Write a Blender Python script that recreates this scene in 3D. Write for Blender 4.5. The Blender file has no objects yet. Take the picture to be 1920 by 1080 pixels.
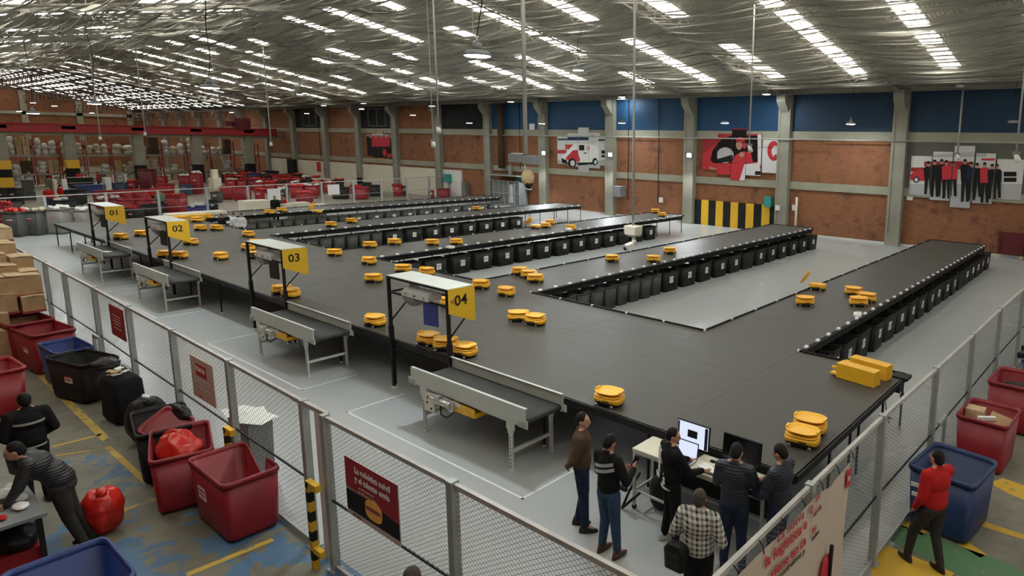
import bpy, math, random
from mathutils import Vector, Matrix
random.seed(7)
PI = math.pi
C = bpy.context.scene.collection
SC = bpy.context.scene

# ------------------------------------------------------------------ camera
F_PX = 1214.04; YAW = .6189; PITCH = .1659; ROLL = .0195
CAM = Vector((8.0364, -12.2906, 5.4402)); PPX, PPY = 1277.67, 469.62
_f = Vector((-math.sin(YAW)*math.cos(PITCH), math.cos(YAW)*math.cos(PITCH), -math.sin(PITCH)))
_r = Vector((math.cos(YAW), math.sin(YAW), 0)); _u = _r.cross(_f)
_R = _r*math.cos(ROLL) + _u*math.sin(ROLL); _U = -_r*math.sin(ROLL) + _u*math.cos(ROLL)
cd = bpy.data.cameras.new('camera'); cam = bpy.data.objects.new('camera', cd); C.objects.link(cam)
cd.sensor_width = 36; cd.sensor_fit = 'HORIZONTAL'; cd.lens = F_PX*36/1920
cd.shift_x = -(PPX-960)/1920; cd.shift_y = -(540-PPY)/1920
cd.clip_start = .1; cd.clip_end = 400
cam.matrix_world = Matrix(((_R.x, _U.x, -_f.x, CAM.x), (_R.y, _U.y, -_f.y, CAM.y), (_R.z, _U.z, -_f.z, CAM.z), (0, 0, 0, 1)))
SC.camera = cam
# ------------------------------------------------------------------ world, light level
w = bpy.data.worlds.new('world'); SC.world = w; w.use_nodes = True
w.node_tree.nodes['Background'].inputs[0].default_value = (1.0, .985, .93, 1)
w.node_tree.nodes['Background'].inputs[1].default_value = .46
SKYLIGHT = 17.0; LAMP_W = 170.0
SC.view_settings.view_transform = 'Standard'; SC.view_settings.look = 'None'
SC.view_settings.exposure = 0.30; SC.view_settings.gamma = 1; SC.view_settings.use_curve_mapping = False
SC.cycles.use_denoising = True; SC.cycles.max_bounces = 5; SC.cycles.diffuse_bounces = 3; SC.cycles.glossy_bounces = 2
SC.cycles.transparent_max_bounces = 8; SC.cycles.caustics_reflective = False; SC.cycles.caustics_refractive = False
SC.cycles.sample_clamp_indirect = 6

def ray(x, y): return _R*((x-PPX)/F_PX) + _U*(-(y-PPY)/F_PX) + _f
def onz(x, y, z=0.): d = ray(x, y); return CAM + d*((z-CAM.z)/d.z)
def ony(x, y, Y): d = ray(x, y); return CAM + d*((Y-CAM.y)/d.y)
def onx(x, y, X): d = ray(x, y); return CAM + d*((X-CAM.x)/d.x)

# ------------------------------------------------------------------ materials
def mat(name, col, rough=.6, metal=0., noise=0., scale=5., bump=0., bscale=30., emit=None, es=0., spec=.5, stretch=None):
    m = bpy.data.materials.new(name); m.use_nodes = True; t = m.node_tree; b = t.nodes['Principled BSDF']
    b.inputs['Base Color'].default_value = (*col, 1); b.inputs['Roughness'].default_value = rough
    b.inputs['Metallic'].default_value = metal; b.inputs['Specular IOR Level'].default_value = spec
    if emit: b.inputs['Emission Color'].default_value = (*emit, 1); b.inputs['Emission Strength'].default_value = es
    if noise or bump:
        tc = t.nodes.new('ShaderNodeTexCoord'); vec = tc.outputs['Object']
        if stretch:
            mp = t.nodes.new('ShaderNodeMapping'); mp.inputs['Scale'].default_value = stretch; t.links.new(vec, mp.inputs[0]); vec = mp.outputs[0]
    if noise:
        n = t.nodes.new('ShaderNodeTexNoise'); n.inputs['Scale'].default_value = scale; n.inputs['Detail'].default_value = 5
        t.links.new(vec, n.inputs['Vector'])
        r = t.nodes.new('ShaderNodeMapRange'); r.inputs[1].default_value = .3; r.inputs[2].default_value = .7
        r.inputs[3].default_value = 1-noise; r.inputs[4].default_value = 1+noise; t.links.new(n.outputs[0], r.inputs[0])
        h = t.nodes.new('ShaderNodeVectorMath'); h.operation = 'SCALE'; h.inputs[0].default_value = col
        t.links.new(r.outputs[0], h.inputs['Scale']); t.links.new(h.outputs[0], b.inputs['Base Color'])
    if bump:
        n2 = t.nodes.new('ShaderNodeTexNoise'); n2.inputs['Scale'].default_value = bscale; t.links.new(vec, n2.inputs['Vector'])
        bp = t.nodes.new('ShaderNodeBump'); bp.inputs['Strength'].default_value = bump; bp.inputs['Distance'].default_value = .02
        t.links.new(n2.outputs[0], bp.inputs['Height']); t.links.new(bp.outputs[0], b.inputs['Normal'])
    return m

def N(t, k, **kw):
    n = t.nodes.new('ShaderNode'+k)
    for a, v in kw.items(): setattr(n, a, v)
    return n
def mix(t, fac, a, b):
    m = N(t, 'Mix', data_type='RGBA')
    for s, v in ((0, fac), (6, a), (7, b)):
        if isinstance(v, bpy.types.NodeSocket): t.links.new(v, m.inputs[s])
        else: m.inputs[s].default_value = v if s == 0 else (*v, 1)
    return m.outputs[2]
def ramp(t, src, lo, hi):
    r = N(t, 'MapRange'); r.inputs[1].default_value = lo; r.inputs[2].default_value = hi; t.links.new(src, r.inputs[0]); return r.outputs[0]
def math_(t, op, a, b=0., c=None):
    m = N(t, 'Math', operation=op)
    for i, v in enumerate((a, b) if c is None else (a, b, c)):
        if isinstance(v, bpy.types.NodeSocket): t.links.new(v, m.inputs[i])
        else: m.inputs[i].default_value = v
    return m.outputs[0]
def noise_(t, vec, s, d=5.):
    n = N(t, 'TexNoise'); n.inputs['Scale'].default_value = s; n.inputs['Detail'].default_value = d; t.links.new(vec, n.inputs['Vector']); return n.outputs[0]

M = {}
M['steel'] = mat('galvanised_steel', (.36, .38, .36), .45, .3, .12, 3)
M['rail'] = mat('fence_rail', (.42, .41, .37), .5, .2, .15, 4)
M['guard'] = mat('conveyor_grey_paint', (.50, .52, .47), .45, .1, .05, 3)
M['wire'] = mat('mesh_wire', (.13, .135, .125), .55, .2)
M['black'] = mat('black_steel', (.014, .014, .015), .5, 0, .2, 6)
M['deckedge'] = mat('black_edge', (.012, .012, .012), .6)
M['belt'] = mat('rubber_belt', (.055, .055, .05), .7, 0, .15, 4)
M['yel'] = mat('yellow_plastic', (.95, .50, .035), .38, 0, .05, 3)
M['yel2'] = mat('yellow_paint', (.80, .43, .02), .45, 0, .06, 4)
M['signy'] = mat('sign_yellow', (.70, .42, .015), .5)
M['blackp'] = mat('black_plastic', (.017, .017, .016), .55, 0, .25, 5)
M['bin'] = mat('dark_bin_plastic', (.022, .022, .020), .5, 0, .2, 4)
M['bingrey'] = mat('worn_bin_plastic', (.075, .075, .068), .55, 0, .2, 5)
M['red'] = mat('red_cart_plastic', (.235, .009, .016), .45, 0, .22, 3)
M['redb'] = mat('bright_red_cart', (.30, .010, .015), .45, 0, .2, 3)
M['dkred'] = mat('dark_red_cart', (.10, .007, .010), .5, 0, .2, 3)
M['blue'] = mat('blue_cart_plastic', (.012, .035, .17), .45, 0, .15, 3)
M['blue2'] = mat('dark_blue_cart', (.012, .03, .10), .45, 0, .15, 3); M['blued'] = mat('slate_blue_cart', (.03, .05, .10), .5, 0, .15, 3)
M['paper'] = mat('paper_white', (.78, .78, .74), .7)
M['print'] = mat('label_print', (.16, .16, .16), .7)
M['white'] = mat('white_paint', (.74, .73, .68), .6, 0, .05, 2)
M['card'] = mat('cardboard', (.42, .28, .15), .8, 0, .15, 4)
M['card2'] = mat('pale_cardboard', (.52, .39, .23), .8, 0, .15, 4)
M['tape'] = mat('red_tape', (.30, .03, .04), .5)
M['redbag'] = mat('red_plastic_bag', (.55, .02, .012), .25, 0, .25, 8, .8, 14)
M['blackbag'] = mat('black_bag', (.012, .012, .012), .4, 0, .2, 8, .6, 14)
M['whitebag'] = mat('white_bag', (.62, .60, .55), .6, 0, .2, 6, .8, 12)
M['beige'] = mat('beige_goods', (.50, .44, .32), .7, 0, .2, 6, .5, 12)
M['olive'] = mat('olive_goods', (.16, .17, .08), .7, 0, .2, 6)
M['conc'] = mat('concrete', (.27, .26, .205), .85, 0, .14, .9, .3, 8)
M['conc2'] = mat('concrete_beam', (.31, .30, .225), .85, 0, .12, .8, .3, 8)
M['cream'] = mat('cream_panel', (.66, .62, .49), .7, 0, .05, .6)
M['darkp'] = mat('black_wall_paint', (.016, .016, .015), .7, 0, .3, 1)
M['truss'] = mat('truss_paint', (.20, .19, .165), .7, .1, .2, 2)
M['trussr'] = mat('truss_red_oxide', (.11, .065, .05), .7, .1, .2, 2)
M['crane'] = mat('crane_red', (.34, .02, .02), .5, .0, .15, 1)
M['rackred'] = mat('rack_red', (.30, .025, .02), .5, 0, .2, 3)
M['rackgrey'] = mat('rack_grey_beam', (.30, .28, .23), .5, .1, .2, 3)
M['teal'] = mat('teal_box', (.03, .30, .27), .5, 0, .1, 3)
M['greybox'] = mat('grey_box', (.20, .21, .21), .5, 0, .1, 3)
M['glass'] = mat('dark_screen', (.006, .006, .007), .2)
M['line'] = mat('white_line', (.62, .64, .62), .6, 0, .1, 4)
M['skin1'] = mat('skin_tan', (.42, .22, .14), .55)
M['skin2'] = mat('skin_warm', (.50, .28, .19), .55)
M['hair'] = mat('dark_hair', (.012, .010, .009), .6, 0, .3, 40)
M['hairg'] = mat('greying_hair', (.07, .06, .05), .7, 0, .4, 40)
M['jeans'] = mat('blue_jeans', (.035, .065, .12), .85, 0, .2, 12, .3, 30)
M['jeansd'] = mat('dark_jeans', (.018, .026, .055), .85, 0, .2, 12, .3, 30)
M['blk'] = mat('black_cloth', (.010, .010, .011), .85, 0, .2, 8, .3, 20)
M['greyc'] = mat('grey_trousers', (.035, .032, .028), .85, 0, .2, 8, .3, 20)
M['brown'] = mat('brown_wool', (.085, .052, .032), .9, 0, .15, 10, .4, 30)
M['redc'] = mat('red_shirt', (.42, .016, .014), .8, 0, .12, 6, .3, 14)
M['greens'] = mat('grey_green_shirt', (.13, .16, .12), .85)
M['whitec'] = mat('white_cloth', (.6, .6, .58), .85)
M['shoeb'] = mat('black_shoe', (.012, .011, .010), .5)
M['shoebr'] = mat('brown_shoe', (.09, .035, .018), .5)
M['shoew'] = mat('white_shoe', (.55, .55, .5), .6)
M['reflect'] = mat('silver_reflective', (.42, .42, .41), .4, .2)
M['chrome'] = mat('chrome', (.7, .7, .7), .2, 1)
M['silver'] = mat('motor_silver', (.55, .55, .52), .35, .7, .1, 10)
M['hose'] = mat('pole_paint', (.40, .40, .36), .5, .1)
M['tagw'] = mat('white_tag', (.85, .85, .83), .5)
M['lamp'] = mat('lamp_light', (1, 1, 1), .5, emit=(.85, .93, 1.0), es=22)
M['spot'] = mat('floodlight_glow', (1, 1, 1), .5, emit=(.92, .97, 1.0), es=70)
M['sky'] = mat('skylight_sheet', (.7, .7, .66), .5, emit=(1.0, .97, .88), es=SKYLIGHT)
M['screen'] = mat('lit_screen', (.02, .02, .02), .3, emit=(.70, .76, .92), es=.85)
M['blueprint'] = mat('blue_sheet', (.04, .05, .25), .5)
M['foam'] = mat('foam_cream', (.66, .63, .50), .8, 0, .04, 3)
M['banner'] = mat('banner_vinyl', (.54, .43, .33), .6, 0, .05, 2)
M['bred'] = mat('print_red', (.50, .02, .03), .6)
M['brt'] = mat('print_dark_red', (.33, .015, .02), .6)
M['pinkish'] = mat('print_pale', (.55, .44, .38), .6)
M['pgrey'] = mat('print_grey', (.42, .42, .42), .6)
M['pdark'] = mat('print_charcoal', (.012, .012, .012), .6)
M['ppale'] = mat('print_light', (.62, .62, .60), .6)
M['pskin'] = mat('print_skin', (.42, .22, .16), .6)
M['blueup'] = None

def m_floor_in():
    m = mat('grey_epoxy_floor', (.40, .42, .41), .28, spec=.45); t = m.node_tree; b = t.nodes['Principled BSDF']
    tc = N(t, 'TexCoord').outputs['Object']
    n = noise_(t, tc, .25, 4); n2 = noise_(t, tc, 3., 6)
    col = mix(t, ramp(t, n, .35, .65), (.375, .395, .392), (.395, .408, .398))
    col = mix(t, math_(t, 'MULTIPLY', ramp(t, n2, .5, .8), .25), col, (.35, .365, .355))
    t.links.new(col, b.inputs['Base Color'])
    t.links.new(math_(t, 'MULTIPLY_ADD', n, .12, .20), b.inputs['Roughness'])
    return m
def m_floor_out():
    m = mat('worn_concrete_floor', (.26, .25, .2), .6); t = m.node_tree; b = t.nodes['Principled BSDF']
    tc = N(t, 'TexCoord').outputs['Object']
    n = noise_(t, tc, .8, 6); n2 = noise_(t, tc, 5., 8); n3 = noise_(t, tc, 1.6, 3)
    col = mix(t, ramp(t, n, .3, .7), (.14, .135, .10), (.235, .22, .165))
    col = mix(t, math_(t, 'MULTIPLY', ramp(t, n2, .5, .75), .5), col, (.12, .12, .10))
    sp = N(t, 'SeparateXYZ'); t.links.new(tc, sp.inputs[0])
    side = math_(t, 'MULTIPLY', math_(t, 'LESS_THAN', sp.outputs[1], -8.6), math_(t, 'LESS_THAN', sp.outputs[0], 3.))
    near = math_(t, 'MULTIPLY', math_(t, 'GREATER_THAN', sp.outputs[0], -9.), side)
    mask = math_(t, 'ADD', math_(t, 'MULTIPLY', n3, .75), math_(t, 'MULTIPLY', n2, .45))
    mp = N(t, 'MapRange'); mp.inputs[1].default_value = -8.; mp.inputs[2].default_value = -1.5; mp.inputs[3].default_value = -.10; mp.inputs[4].default_value = .035
    t.links.new(sp.outputs[0], mp.inputs[0])
    mask = math_(t, 'ADD', mask, mp.outputs[0])
    col = mix(t, math_(t, 'MULTIPLY', math_(t, 'MULTIPLY', ramp(t, mask, .625, .64), near), .85), col, (.06, .16, .29))
    t.links.new(col, b.inputs['Base Color']); t.links.new(math_(t, 'MULTIPLY_ADD', n2, .4, .35), b.inputs['Roughness'])
    return m
def m_worn(name, colr, cut=.5):
    m = mat(name, colr, .6); t = m.node_tree; b = t.nodes['Principled BSDF']
    tc = N(t, 'TexCoord').outputs['Object']; n = noise_(t, tc, 7., 7); n1 = noise_(t, tc, 1.3, 3)
    mk = math_(t, 'ADD', math_(t, 'MULTIPLY', n, .6), math_(t, 'MULTIPLY', n1, .4))
    t.links.new(mix(t, ramp(t, mk, cut, cut+.06), colr, (.23, .22, .17)), b.inputs['Base Color']); return m
def m_brick():
    m = mat('brick_masonry', (.3, .13, .06), .85); t = m.node_tree; b = t.nodes['Principled BSDF']
    tc = N(t, 'TexCoord').outputs['Object']; sp = N(t, 'SeparateXYZ'); t.links.new(tc, sp.inputs[0])
    cb = N(t, 'CombineXYZ'); t.links.new(math_(t, 'ADD', sp.outputs[0], sp.outputs[1]), cb.inputs[0]); t.links.new(sp.outputs[2], cb.inputs[1])
    br = N(t, 'TexBrick'); t.links.new(cb.outputs[0], br.inputs['Vector'])
    br.inputs['Color1'].default_value = (.32, .115, .042, 1); br.inputs['Color2'].default_value = (.23, .078, .031, 1); br.inputs['Mortar'].default_value = (.20, .115, .068, 1)
    br.inputs['Scale'].default_value = 1; br.inputs['Brick Width'].default_value = .26; br.inputs['Row Height'].default_value = .085; br.inputs['Mortar Size'].default_value = .012
    n = noise_(t, tc, .45, 5); n2 = noise_(t, tc, 1.7, 6)
    col = mix(t, ramp(t, n2, .55, .8), br.outputs['Color'], (.075, .024, .018))
    col = mix(t, math_(t, 'MULTIPLY', ramp(t, n, .45, .7), .55), col, (.30, .125, .048))
    t.links.new(col, b.inputs['Base Color'])
    bp = N(t, 'Bump'); bp.inputs['Strength'].default_value = .6; bp.inputs['Distance'].default_value = .01; bp.invert = True
    t.links.new(br.outputs['Fac'], bp.inputs['Height']); t.links.new(bp.outputs[0], b.inputs['Normal']); return m
def m_deck():
    m = mat('charcoal_deck_surface', (.055, .054, .047), .55, spec=.35); t = m.node_tree; b = t.nodes['Principled BSDF']
    tc = N(t, 'TexCoord').outputs['Object']; mp = N(t, 'Mapping'); mp.inputs['Scale'].default_value = (.8, 6, 1); t.links.new(tc, mp.inputs[0])
    n = noise_(t, mp.outputs[0], 1.2, 6); n2 = noise_(t, tc, .3, 3)
    col = mix(t, ramp(t, n, .3, .75), (.050, .048, .038), (.070, .067, .054)); col = mix(t, math_(t, 'MULTIPLY', ramp(t, n2, .4, .7), .5), col, (.064, .063, .054))
    t.links.new(col, b.inputs['Base Color']); t.links.new(math_(t, 'MULTIPLY_ADD', n, .25, .36), b.inputs['Roughness']); return m
def m_roof(name, c1, c2):
    m = mat(name, c1, .8); t = m.node_tree; b = t.nodes['Principled BSDF']; tc = N(t, 'TexCoord').outputs['Object']
    n = noise_(t, tc, .5, 5); t.links.new(mix(t, ramp(t, n, .35, .65), c1, c2), b.inputs['Base Color'])
    wv = N(t, 'TexWave'); wv.inputs['Scale'].default_value = 1.8; wv.bands_direction = 'X'; t.links.new(tc, wv.inputs['Vector'])
    bp = N(t, 'Bump'); bp.inputs['Strength'].default_value = .6; bp.inputs['Distance'].default_value = .05; t.links.new(wv.outputs[0], bp.inputs['Height']); t.links.new(bp.outputs[0], b.inputs['Normal'])
    return m
def m_net():
    m = bpy.data.materials.new('sagging_net_cloth'); m.use_nodes = True; t = m.node_tree; b = t.nodes['Principled BSDF']; out = t.nodes['Material Output']
    tc = N(t, 'TexCoord').outputs['Object']; mp = N(t, 'Mapping'); mp.inputs['Scale'].default_value = (.10, 1.5, .4); t.links.new(tc, mp.inputs[0])
    n = noise_(t, mp.outputs[0], 1.6, 7); mp2 = N(t, 'Mapping'); mp2.inputs['Scale'].default_value = (.5, 9, 1); t.links.new(tc, mp2.inputs[0]); n2 = noise_(t, mp2.outputs[0], 1.5, 4)
    mk = math_(t, 'ADD', math_(t, 'MULTIPLY', n, .65), math_(t, 'MULTIPLY', n2, .35))
    t.links.new(mix(t, ramp(t, mk, .3, .7), (.34, .335, .28), (.43, .42, .355)), b.inputs['Base Color']); b.inputs['Roughness'].default_value = .9
    tr = N(t, 'BsdfTransparent'); ms = N(t, 'MixShader'); a = N(t, 'MapRange'); a.inputs[1].default_value = .44; a.inputs[2].default_value = .60; a.inputs[3].default_value = .42; a.inputs[4].default_value = .85
    t.links.new(mk, a.inputs[0]); t.links.new(a.outputs[0], ms.inputs[0]); t.links.new(tr.outputs[0], ms.inputs[1]); t.links.new(b.outputs[0], ms.inputs[2]); t.links.new(ms.outputs[0], out.inputs[0]); return m
def m_plaid():
    m = mat('plaid_cloth', (.5, .5, .4), .85); t = m.node_tree; b = t.nodes['Principled BSDF']; tc = N(t, 'TexCoord').outputs['Object']
    sp = N(t, 'SeparateXYZ'); t.links.new(tc, sp.inputs[0])
    def stripes(s, per, lo): return math_(t, 'LESS_THAN', math_(t, 'FRACT', math_(t, 'MULTIPLY', s, 1/per)), lo)
    xy = math_(t, 'ADD', sp.outputs[0], math_(t, 'MULTIPLY', sp.outputs[1], .6))
    a = stripes(xy, .062, .45); c = stripes(sp.outputs[2], .062, .45); d = stripes(xy, .124, .2)
    col = mix(t, math_(t, 'MULTIPLY', math_(t, 'ADD', a, c), .5), (.66, .65, .62), (.012, .012, .012))
    col = mix(t, math_(t, 'MULTIPLY', d, .35), col, (.5, .5, .28)); t.links.new(col, b.inputs['Base Color']); return m
def m_puffer(name, c):
    m = mat(name, c, .5); t = m.node_tree; b = t.nodes['Principled BSDF']; tc = N(t, 'TexCoord').outputs['Object']
    wv = N(t, 'TexWave'); wv.bands_direction = 'Z'; wv.inputs['Scale'].default_value = 9.; wv.inputs['Distortion'].default_value = 1.2; wv.inputs['Detail Scale'].default_value = 2.; t.links.new(tc, wv.inputs['Vector'])
    bp = N(t, 'Bump'); bp.inputs['Strength'].default_value = .5; bp.inputs['Distance'].default_value = .008; t.links.new(wv.outputs[0], bp.inputs['Height']); t.links.new(bp.outputs[0], b.inputs['Normal']); return m
for k_ in ('hair', 'hairg', 'blk', 'jeans', 'jeansd', 'greyc', 'brown', 'redc', 'bin', 'bingrey', 'blackp', 'belt', 'deckedge', 'skin1', 'skin2', 'brick', 'bluew', 'card', 'card2', 'pdark', 'darkp', 'black', 'blackbag') :
    if k_ in M: M[k_].node_tree.nodes['Principled BSDF'].inputs['Specular IOR Level'].default_value = .18
M['floor_in'] = m_floor_in(); M['floor_out'] = m_floor_out(); M['brick'] = m_brick(); M['deck'] = m_deck()
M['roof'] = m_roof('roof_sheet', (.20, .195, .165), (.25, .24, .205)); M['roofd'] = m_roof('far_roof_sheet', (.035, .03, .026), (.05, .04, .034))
M['net'] = m_net(); M['plaid'] = m_plaid(); M['puffn'] = m_puffer('navy_puffer', (.012, .016, .028)); M['puffb'] = m_puffer('black_puffer', (.014, .014, .015))
M['wline'] = m_worn('worn_yellow_line', (.55, .37, .06), .53); M['wline2'] = m_worn('yellow_floor_band', (.62, .38, .03), .60); M['wgreen'] = m_worn('green_floor_band', (.09, .19, .085), .58)
M['bluew'] = mat('blue_wall_paint', (.009, .062, .145), .6, 0, .12, .7); M['bluewd'] = mat('navy_wall_paint', (.007, .035, .075), .65, 0, .15, .7)
M['greyw'] = mat('grey_wall_paint', (.12, .12, .095), .8, 0, .1, .7)

# ------------------------------------------------------------------ mesh tools
class MB:
    def __init__(s): s.v = []; s.f = []; s.m = []; s.sm = []
    def add(s, vs, fs, mi=0, smooth=False):
        o = len(s.v); s.v += [tuple(v) for v in vs]
        for f in fs: s.f.append([i+o for i in f]); s.m.append(mi); s.sm.append(smooth)
        return s
    def box(s, c, d, mi=0, rz=0., ry=0., rx=0., taper=1.):
        R = Matrix.Rotation(rz, 3, 'Z') @ Matrix.Rotation(ry, 3, 'Y') @ Matrix.Rotation(rx, 3, 'X')
        vs = []
        for z in (-1, 1):
            k = taper if z < 0 else 1
            for x, y in ((-1, -1), (1, -1), (1, 1), (-1, 1)): vs.append(Vector(c) + R @ Vector((x*d[0]/2*k, y*d[1]/2*k, z*d[2]/2)))
        return s.add(vs, [(3, 2, 1, 0), (4, 5, 6, 7), (0, 1, 5, 4), (1, 2, 6, 5), (2, 3, 7, 6), (3, 0, 4, 7)], mi)
    def tube(s, p, q, r, n=8, r2=None, mi=0, caps=True, smooth=True):
        p = Vector(p); q = Vector(q); d = (q-p)
        if d.length < 1e-6: return s
        d.normalize(); a = d.orthogonal().normalized(); b = d.cross(a); r2 = r if r2 is None else r2; vs = []
        for c, rr in ((p, r), (q, r2)):
            for i in range(n): t = 2*PI*(i+.5)/n; vs.append(c + a*math.cos(t)*rr + b*math.sin(t)*rr)
        s.add(vs, [(i, (i+1) % n, n+(i+1) % n, n+i) for i in range(n)], mi, smooth and n > 4)
        if caps: o = len(s.v)-2*n; s.f += [[o+i for i in reversed(range(n))], [o+n+i for i in range(n)]]; s.m += [mi, mi]; s.sm += [False, False]
        return s
    def path(s, pts, r, n=6, mi=0):
        for a, b in zip(pts, pts[1:]): s.tube(a, b, r, n, mi=mi)
        return s
    def loft(s, loops, mi=0, cap0=True, cap1=True, smooth=True):
        n = len(loops[0]); o = len(s.v)
        for l in loops: s.v += [tuple(p) for p in l]
        for k in range(len(loops)-1):
            for i in range(n):
                j = (i+1) % n; s.f.append([o+k*n+i, o+k*n+j, o+(k+1)*n+j, o+(k+1)*n+i]); s.m.append(mi); s.sm.append(smooth)
        if cap0: s.f.append([o+i for i in reversed(range(n))]); s.m.append(mi); s.sm.append(False)
        if cap1: s.f.append([o+(len(loops)-1)*n+i for i in range(n)]); s.m.append(mi); s.sm.append(False)
        return s
    def sphere(s, c, r, nu=10, nv=7, mi=0, amp=0., rnd=None):
        c = Vector(c); r = (r, r, r) if not hasattr(r, '__len__') else r; loops = []
        for k in range(1, nv):
            t = PI*k/nv; l = []
            for i in range(nu):
                g = 2*PI*i/nu; q = 1+(amp*(rnd.random()*2-1) if rnd else 0)
                l.append((c.x+r[0]*math.sin(t)*math.cos(g)*q, c.y+r[1]*math.sin(t)*math.sin(g)*q, c.z-r[2]*math.cos(t)*q))
            loops.append(l)
        return s.loft(loops, mi)
    def poly(s, pts, n, th, mi=0):
        """flat polygon extruded by th along n"""
        n = Vector(n)*th; k = len(pts); a = [Vector(p) for p in pts]
        return s.add(a+[p+n for p in a], [list(range(k))[::-1], list(range(k, 2*k))]+[(i, (i+1) % k, k+(i+1) % k, k+i) for i in range(k)], mi)
    def mesh(s, name, *mats):
        me = bpy.data.meshes.new(name); me.from_pydata(s.v, [], s.f)
        for m in mats: me.materials.append(M[m] if isinstance(m, str) else m)
        me.polygons.foreach_set('material_index', s.m); me.polygons.foreach_set('use_smooth', s.sm); me.update(); return me
    def ob(s, name, mats, parent=None, **kw):
        return link(name, s.mesh(name, *(mats if isinstance(mats, (list, tuple)) else [mats])), parent, **kw)
def link(name, me, parent=None, loc=None, rot=None, mw=None, **pr):
    o = bpy.data.objects.new(name, me); C.objects.link(o)
    if parent: o.parent = parent
    if mw is not None: o.matrix_local = mw
    if loc is not None: o.location = loc
    if rot is not None: o.rotation_euler = rot
    for k, v in pr.items(): o[k] = v
    return o
def thing(name, label, cat, loc=(0, 0, 0), rz=0., group=None):
    o = bpy.data.objects.new(name, None); C.objects.link(o); o.location = loc; o.rotation_euler = (0, 0, rz); o.empty_display_size = .1
    o['label'] = label; o['category'] = cat
    if group: o['group'] = group
    return o
def tag(o, label, cat, group=None):
    o['label'] = label; o['category'] = cat
    if group: o['group'] = group
    return o
def struct(name, mb, mats): return mb.ob(name, mats, kind='structure')
def dup(root, loc, rz, label, group=None, scale=None):
    r = root.copy(); C.objects.link(r); r.location = loc; r.rotation_euler = (0, 0, rz); r['label'] = label
    if scale: r.scale = scale
    if group: r['group'] = group
    for ch in list(root.children):
        c = ch.copy(); C.objects.link(c); c.parent = r
        for g in ch.children: d = g.copy(); C.objects.link(d); d.parent = c
    return r
def rrect(z, sx, sy, r, n=4, cx=0., cy=0.):
    l = []
    for qx, qy, a0 in ((1, 1, 0), (-1, 1, PI/2), (-1, -1, PI), (1, -1, 3*PI/2)):
        for i in range(n+1):
            a = a0+PI/2*i/n; l.append((cx+qx*(sx/2-r)+r*math.cos(a), cy+qy*(sy/2-r)+r*math.sin(a), z))
    return l
def text(s, size, m, mw, parent=None, name='lettering', bold=0., align='LEFT', extrude=.002):
    cu = bpy.data.curves.new(name, 'FONT'); cu.body = s; cu.size = size; cu.extrude = extrude; cu.offset = bold; cu.align_x = align
    cu.resolution_u = 2; cu.materials.append(M[m] if isinstance(m, str) else m)
    f = bpy.data.objects.new(name, cu); me = bpy.data.meshes.new_from_object(f); bpy.data.objects.remove(f); bpy.data.curves.remove(cu)
    return link(name, me, parent, mw=mw)
def frame(o, x, y):
    """matrix with local x along x, local y along y, at o"""
    x = Vector(x).normalized(); y = Vector(y).normalized(); z = x.cross(y)
    return Matrix(((x.x, y.x, z.x, o[0]), (x.y, y.y, z.y, o[1]), (x.z, y.z, z.z, o[2]), (0, 0, 0, 1)))
ORD = 'first second third fourth fifth sixth seventh eighth ninth tenth eleventh twelfth thirteenth fourteenth fifteenth sixteenth seventeenth eighteenth nineteenth twentieth'.split()
ORD += ['twenty-first', 'twenty-second', 'twenty-third', 'twenty-fourth', 'twenty-fifth', 'twenty-sixth', 'twenty-seventh', 'twenty-eighth', 'twenty-ninth', 'thirtieth', 'thirty-first', 'thirty-second', 'thirty-third']

# ================================================================== SETTING
FAR0, FAR1, WY = (-38.4, -8.6), (-43.7, 23.77), 23.77
FL, FR = -8.6, 5.75
struct('floor', MB().poly([(FAR0[0], FL, 0), (FR, FL, 0), (FR, WY, 0), (FAR1[0], WY, 0)], (0, 0, -1), .1), 'floor_in')
M['floor_far'] = mat('pale_concrete_floor', (.25, .23, .18), .4, 0, .12, .5)
struct('floor', MB().poly([(-126, -15, 0), (12, -15, 0), (12, FL, 0), (-126, FL, 0)], (0, 0, -1), .1)
       .poly([(FR, FL, 0), (12, FL, 0), (12, WY, 0), (FR, WY, 0)], (0, 0, -1), .1), 'floor_out')
struct('floor', MB().poly([(-126, FL, 0), (FAR0[0], FL, 0), (FAR1[0], WY, 0), (-126, WY, 0)], (0, 0, -1), .1), 'floor_far')
struct('trim_1', MB().box((-19, WY-.03, .05), (50, .06, .1)), 'line')

COLX = [3.9, -3.1, -10.0, -16.95, -24.0, -31.1, -37.9, -45.0, -52.0, -58.9, -65.8, -73.2, -80.2, -87, -94, -101, -108, -115, -122]
wb = struct('wall_back', MB().box((-57, WY+.2, 4.3), (138, .4, 8.6)), 'brick')
mb = MB()
for z0, z1 in ((5.75, 6.2), (2.75, 3.2), (8.42, 8.75)): mb.box((-57, WY-.04, (z0+z1)/2), (138, .12, z1-z0))
mb.ob('beam', 'conc2', wb)
cm = MB().box((0, -.2, 4.25), (.78, .42, 8.5)).box((-.3, -.2, 4.25), (.12, .5, 7.2))
cm.loft([[(-.28, -.4, 7.3), (.28, -.4, 7.3), (.28, -.42, 7.3), (-.28, -.42, 7.3)], [(-.28, -.4, 7.7), (.28, -.4, 7.7), (.28, -.95, 7.9), (-.28, -.95, 7.9)],
         [(-.28, -.4, 8.5), (.28, -.4, 8.5), (.28, -1.0, 8.4), (-.28, -1.0, 8.4)]], smooth=False)
cme = cm.mesh('pilaster', 'conc')
for x in COLX: link('pilaster', cme, wb, loc=(x, WY, 0))
tops = ['bluewd', 'bluewd', 'bluew', 'bluew', 'bluew', 'bluew', 'darkp', None, 'darkp', None, 'darkp']
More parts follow.
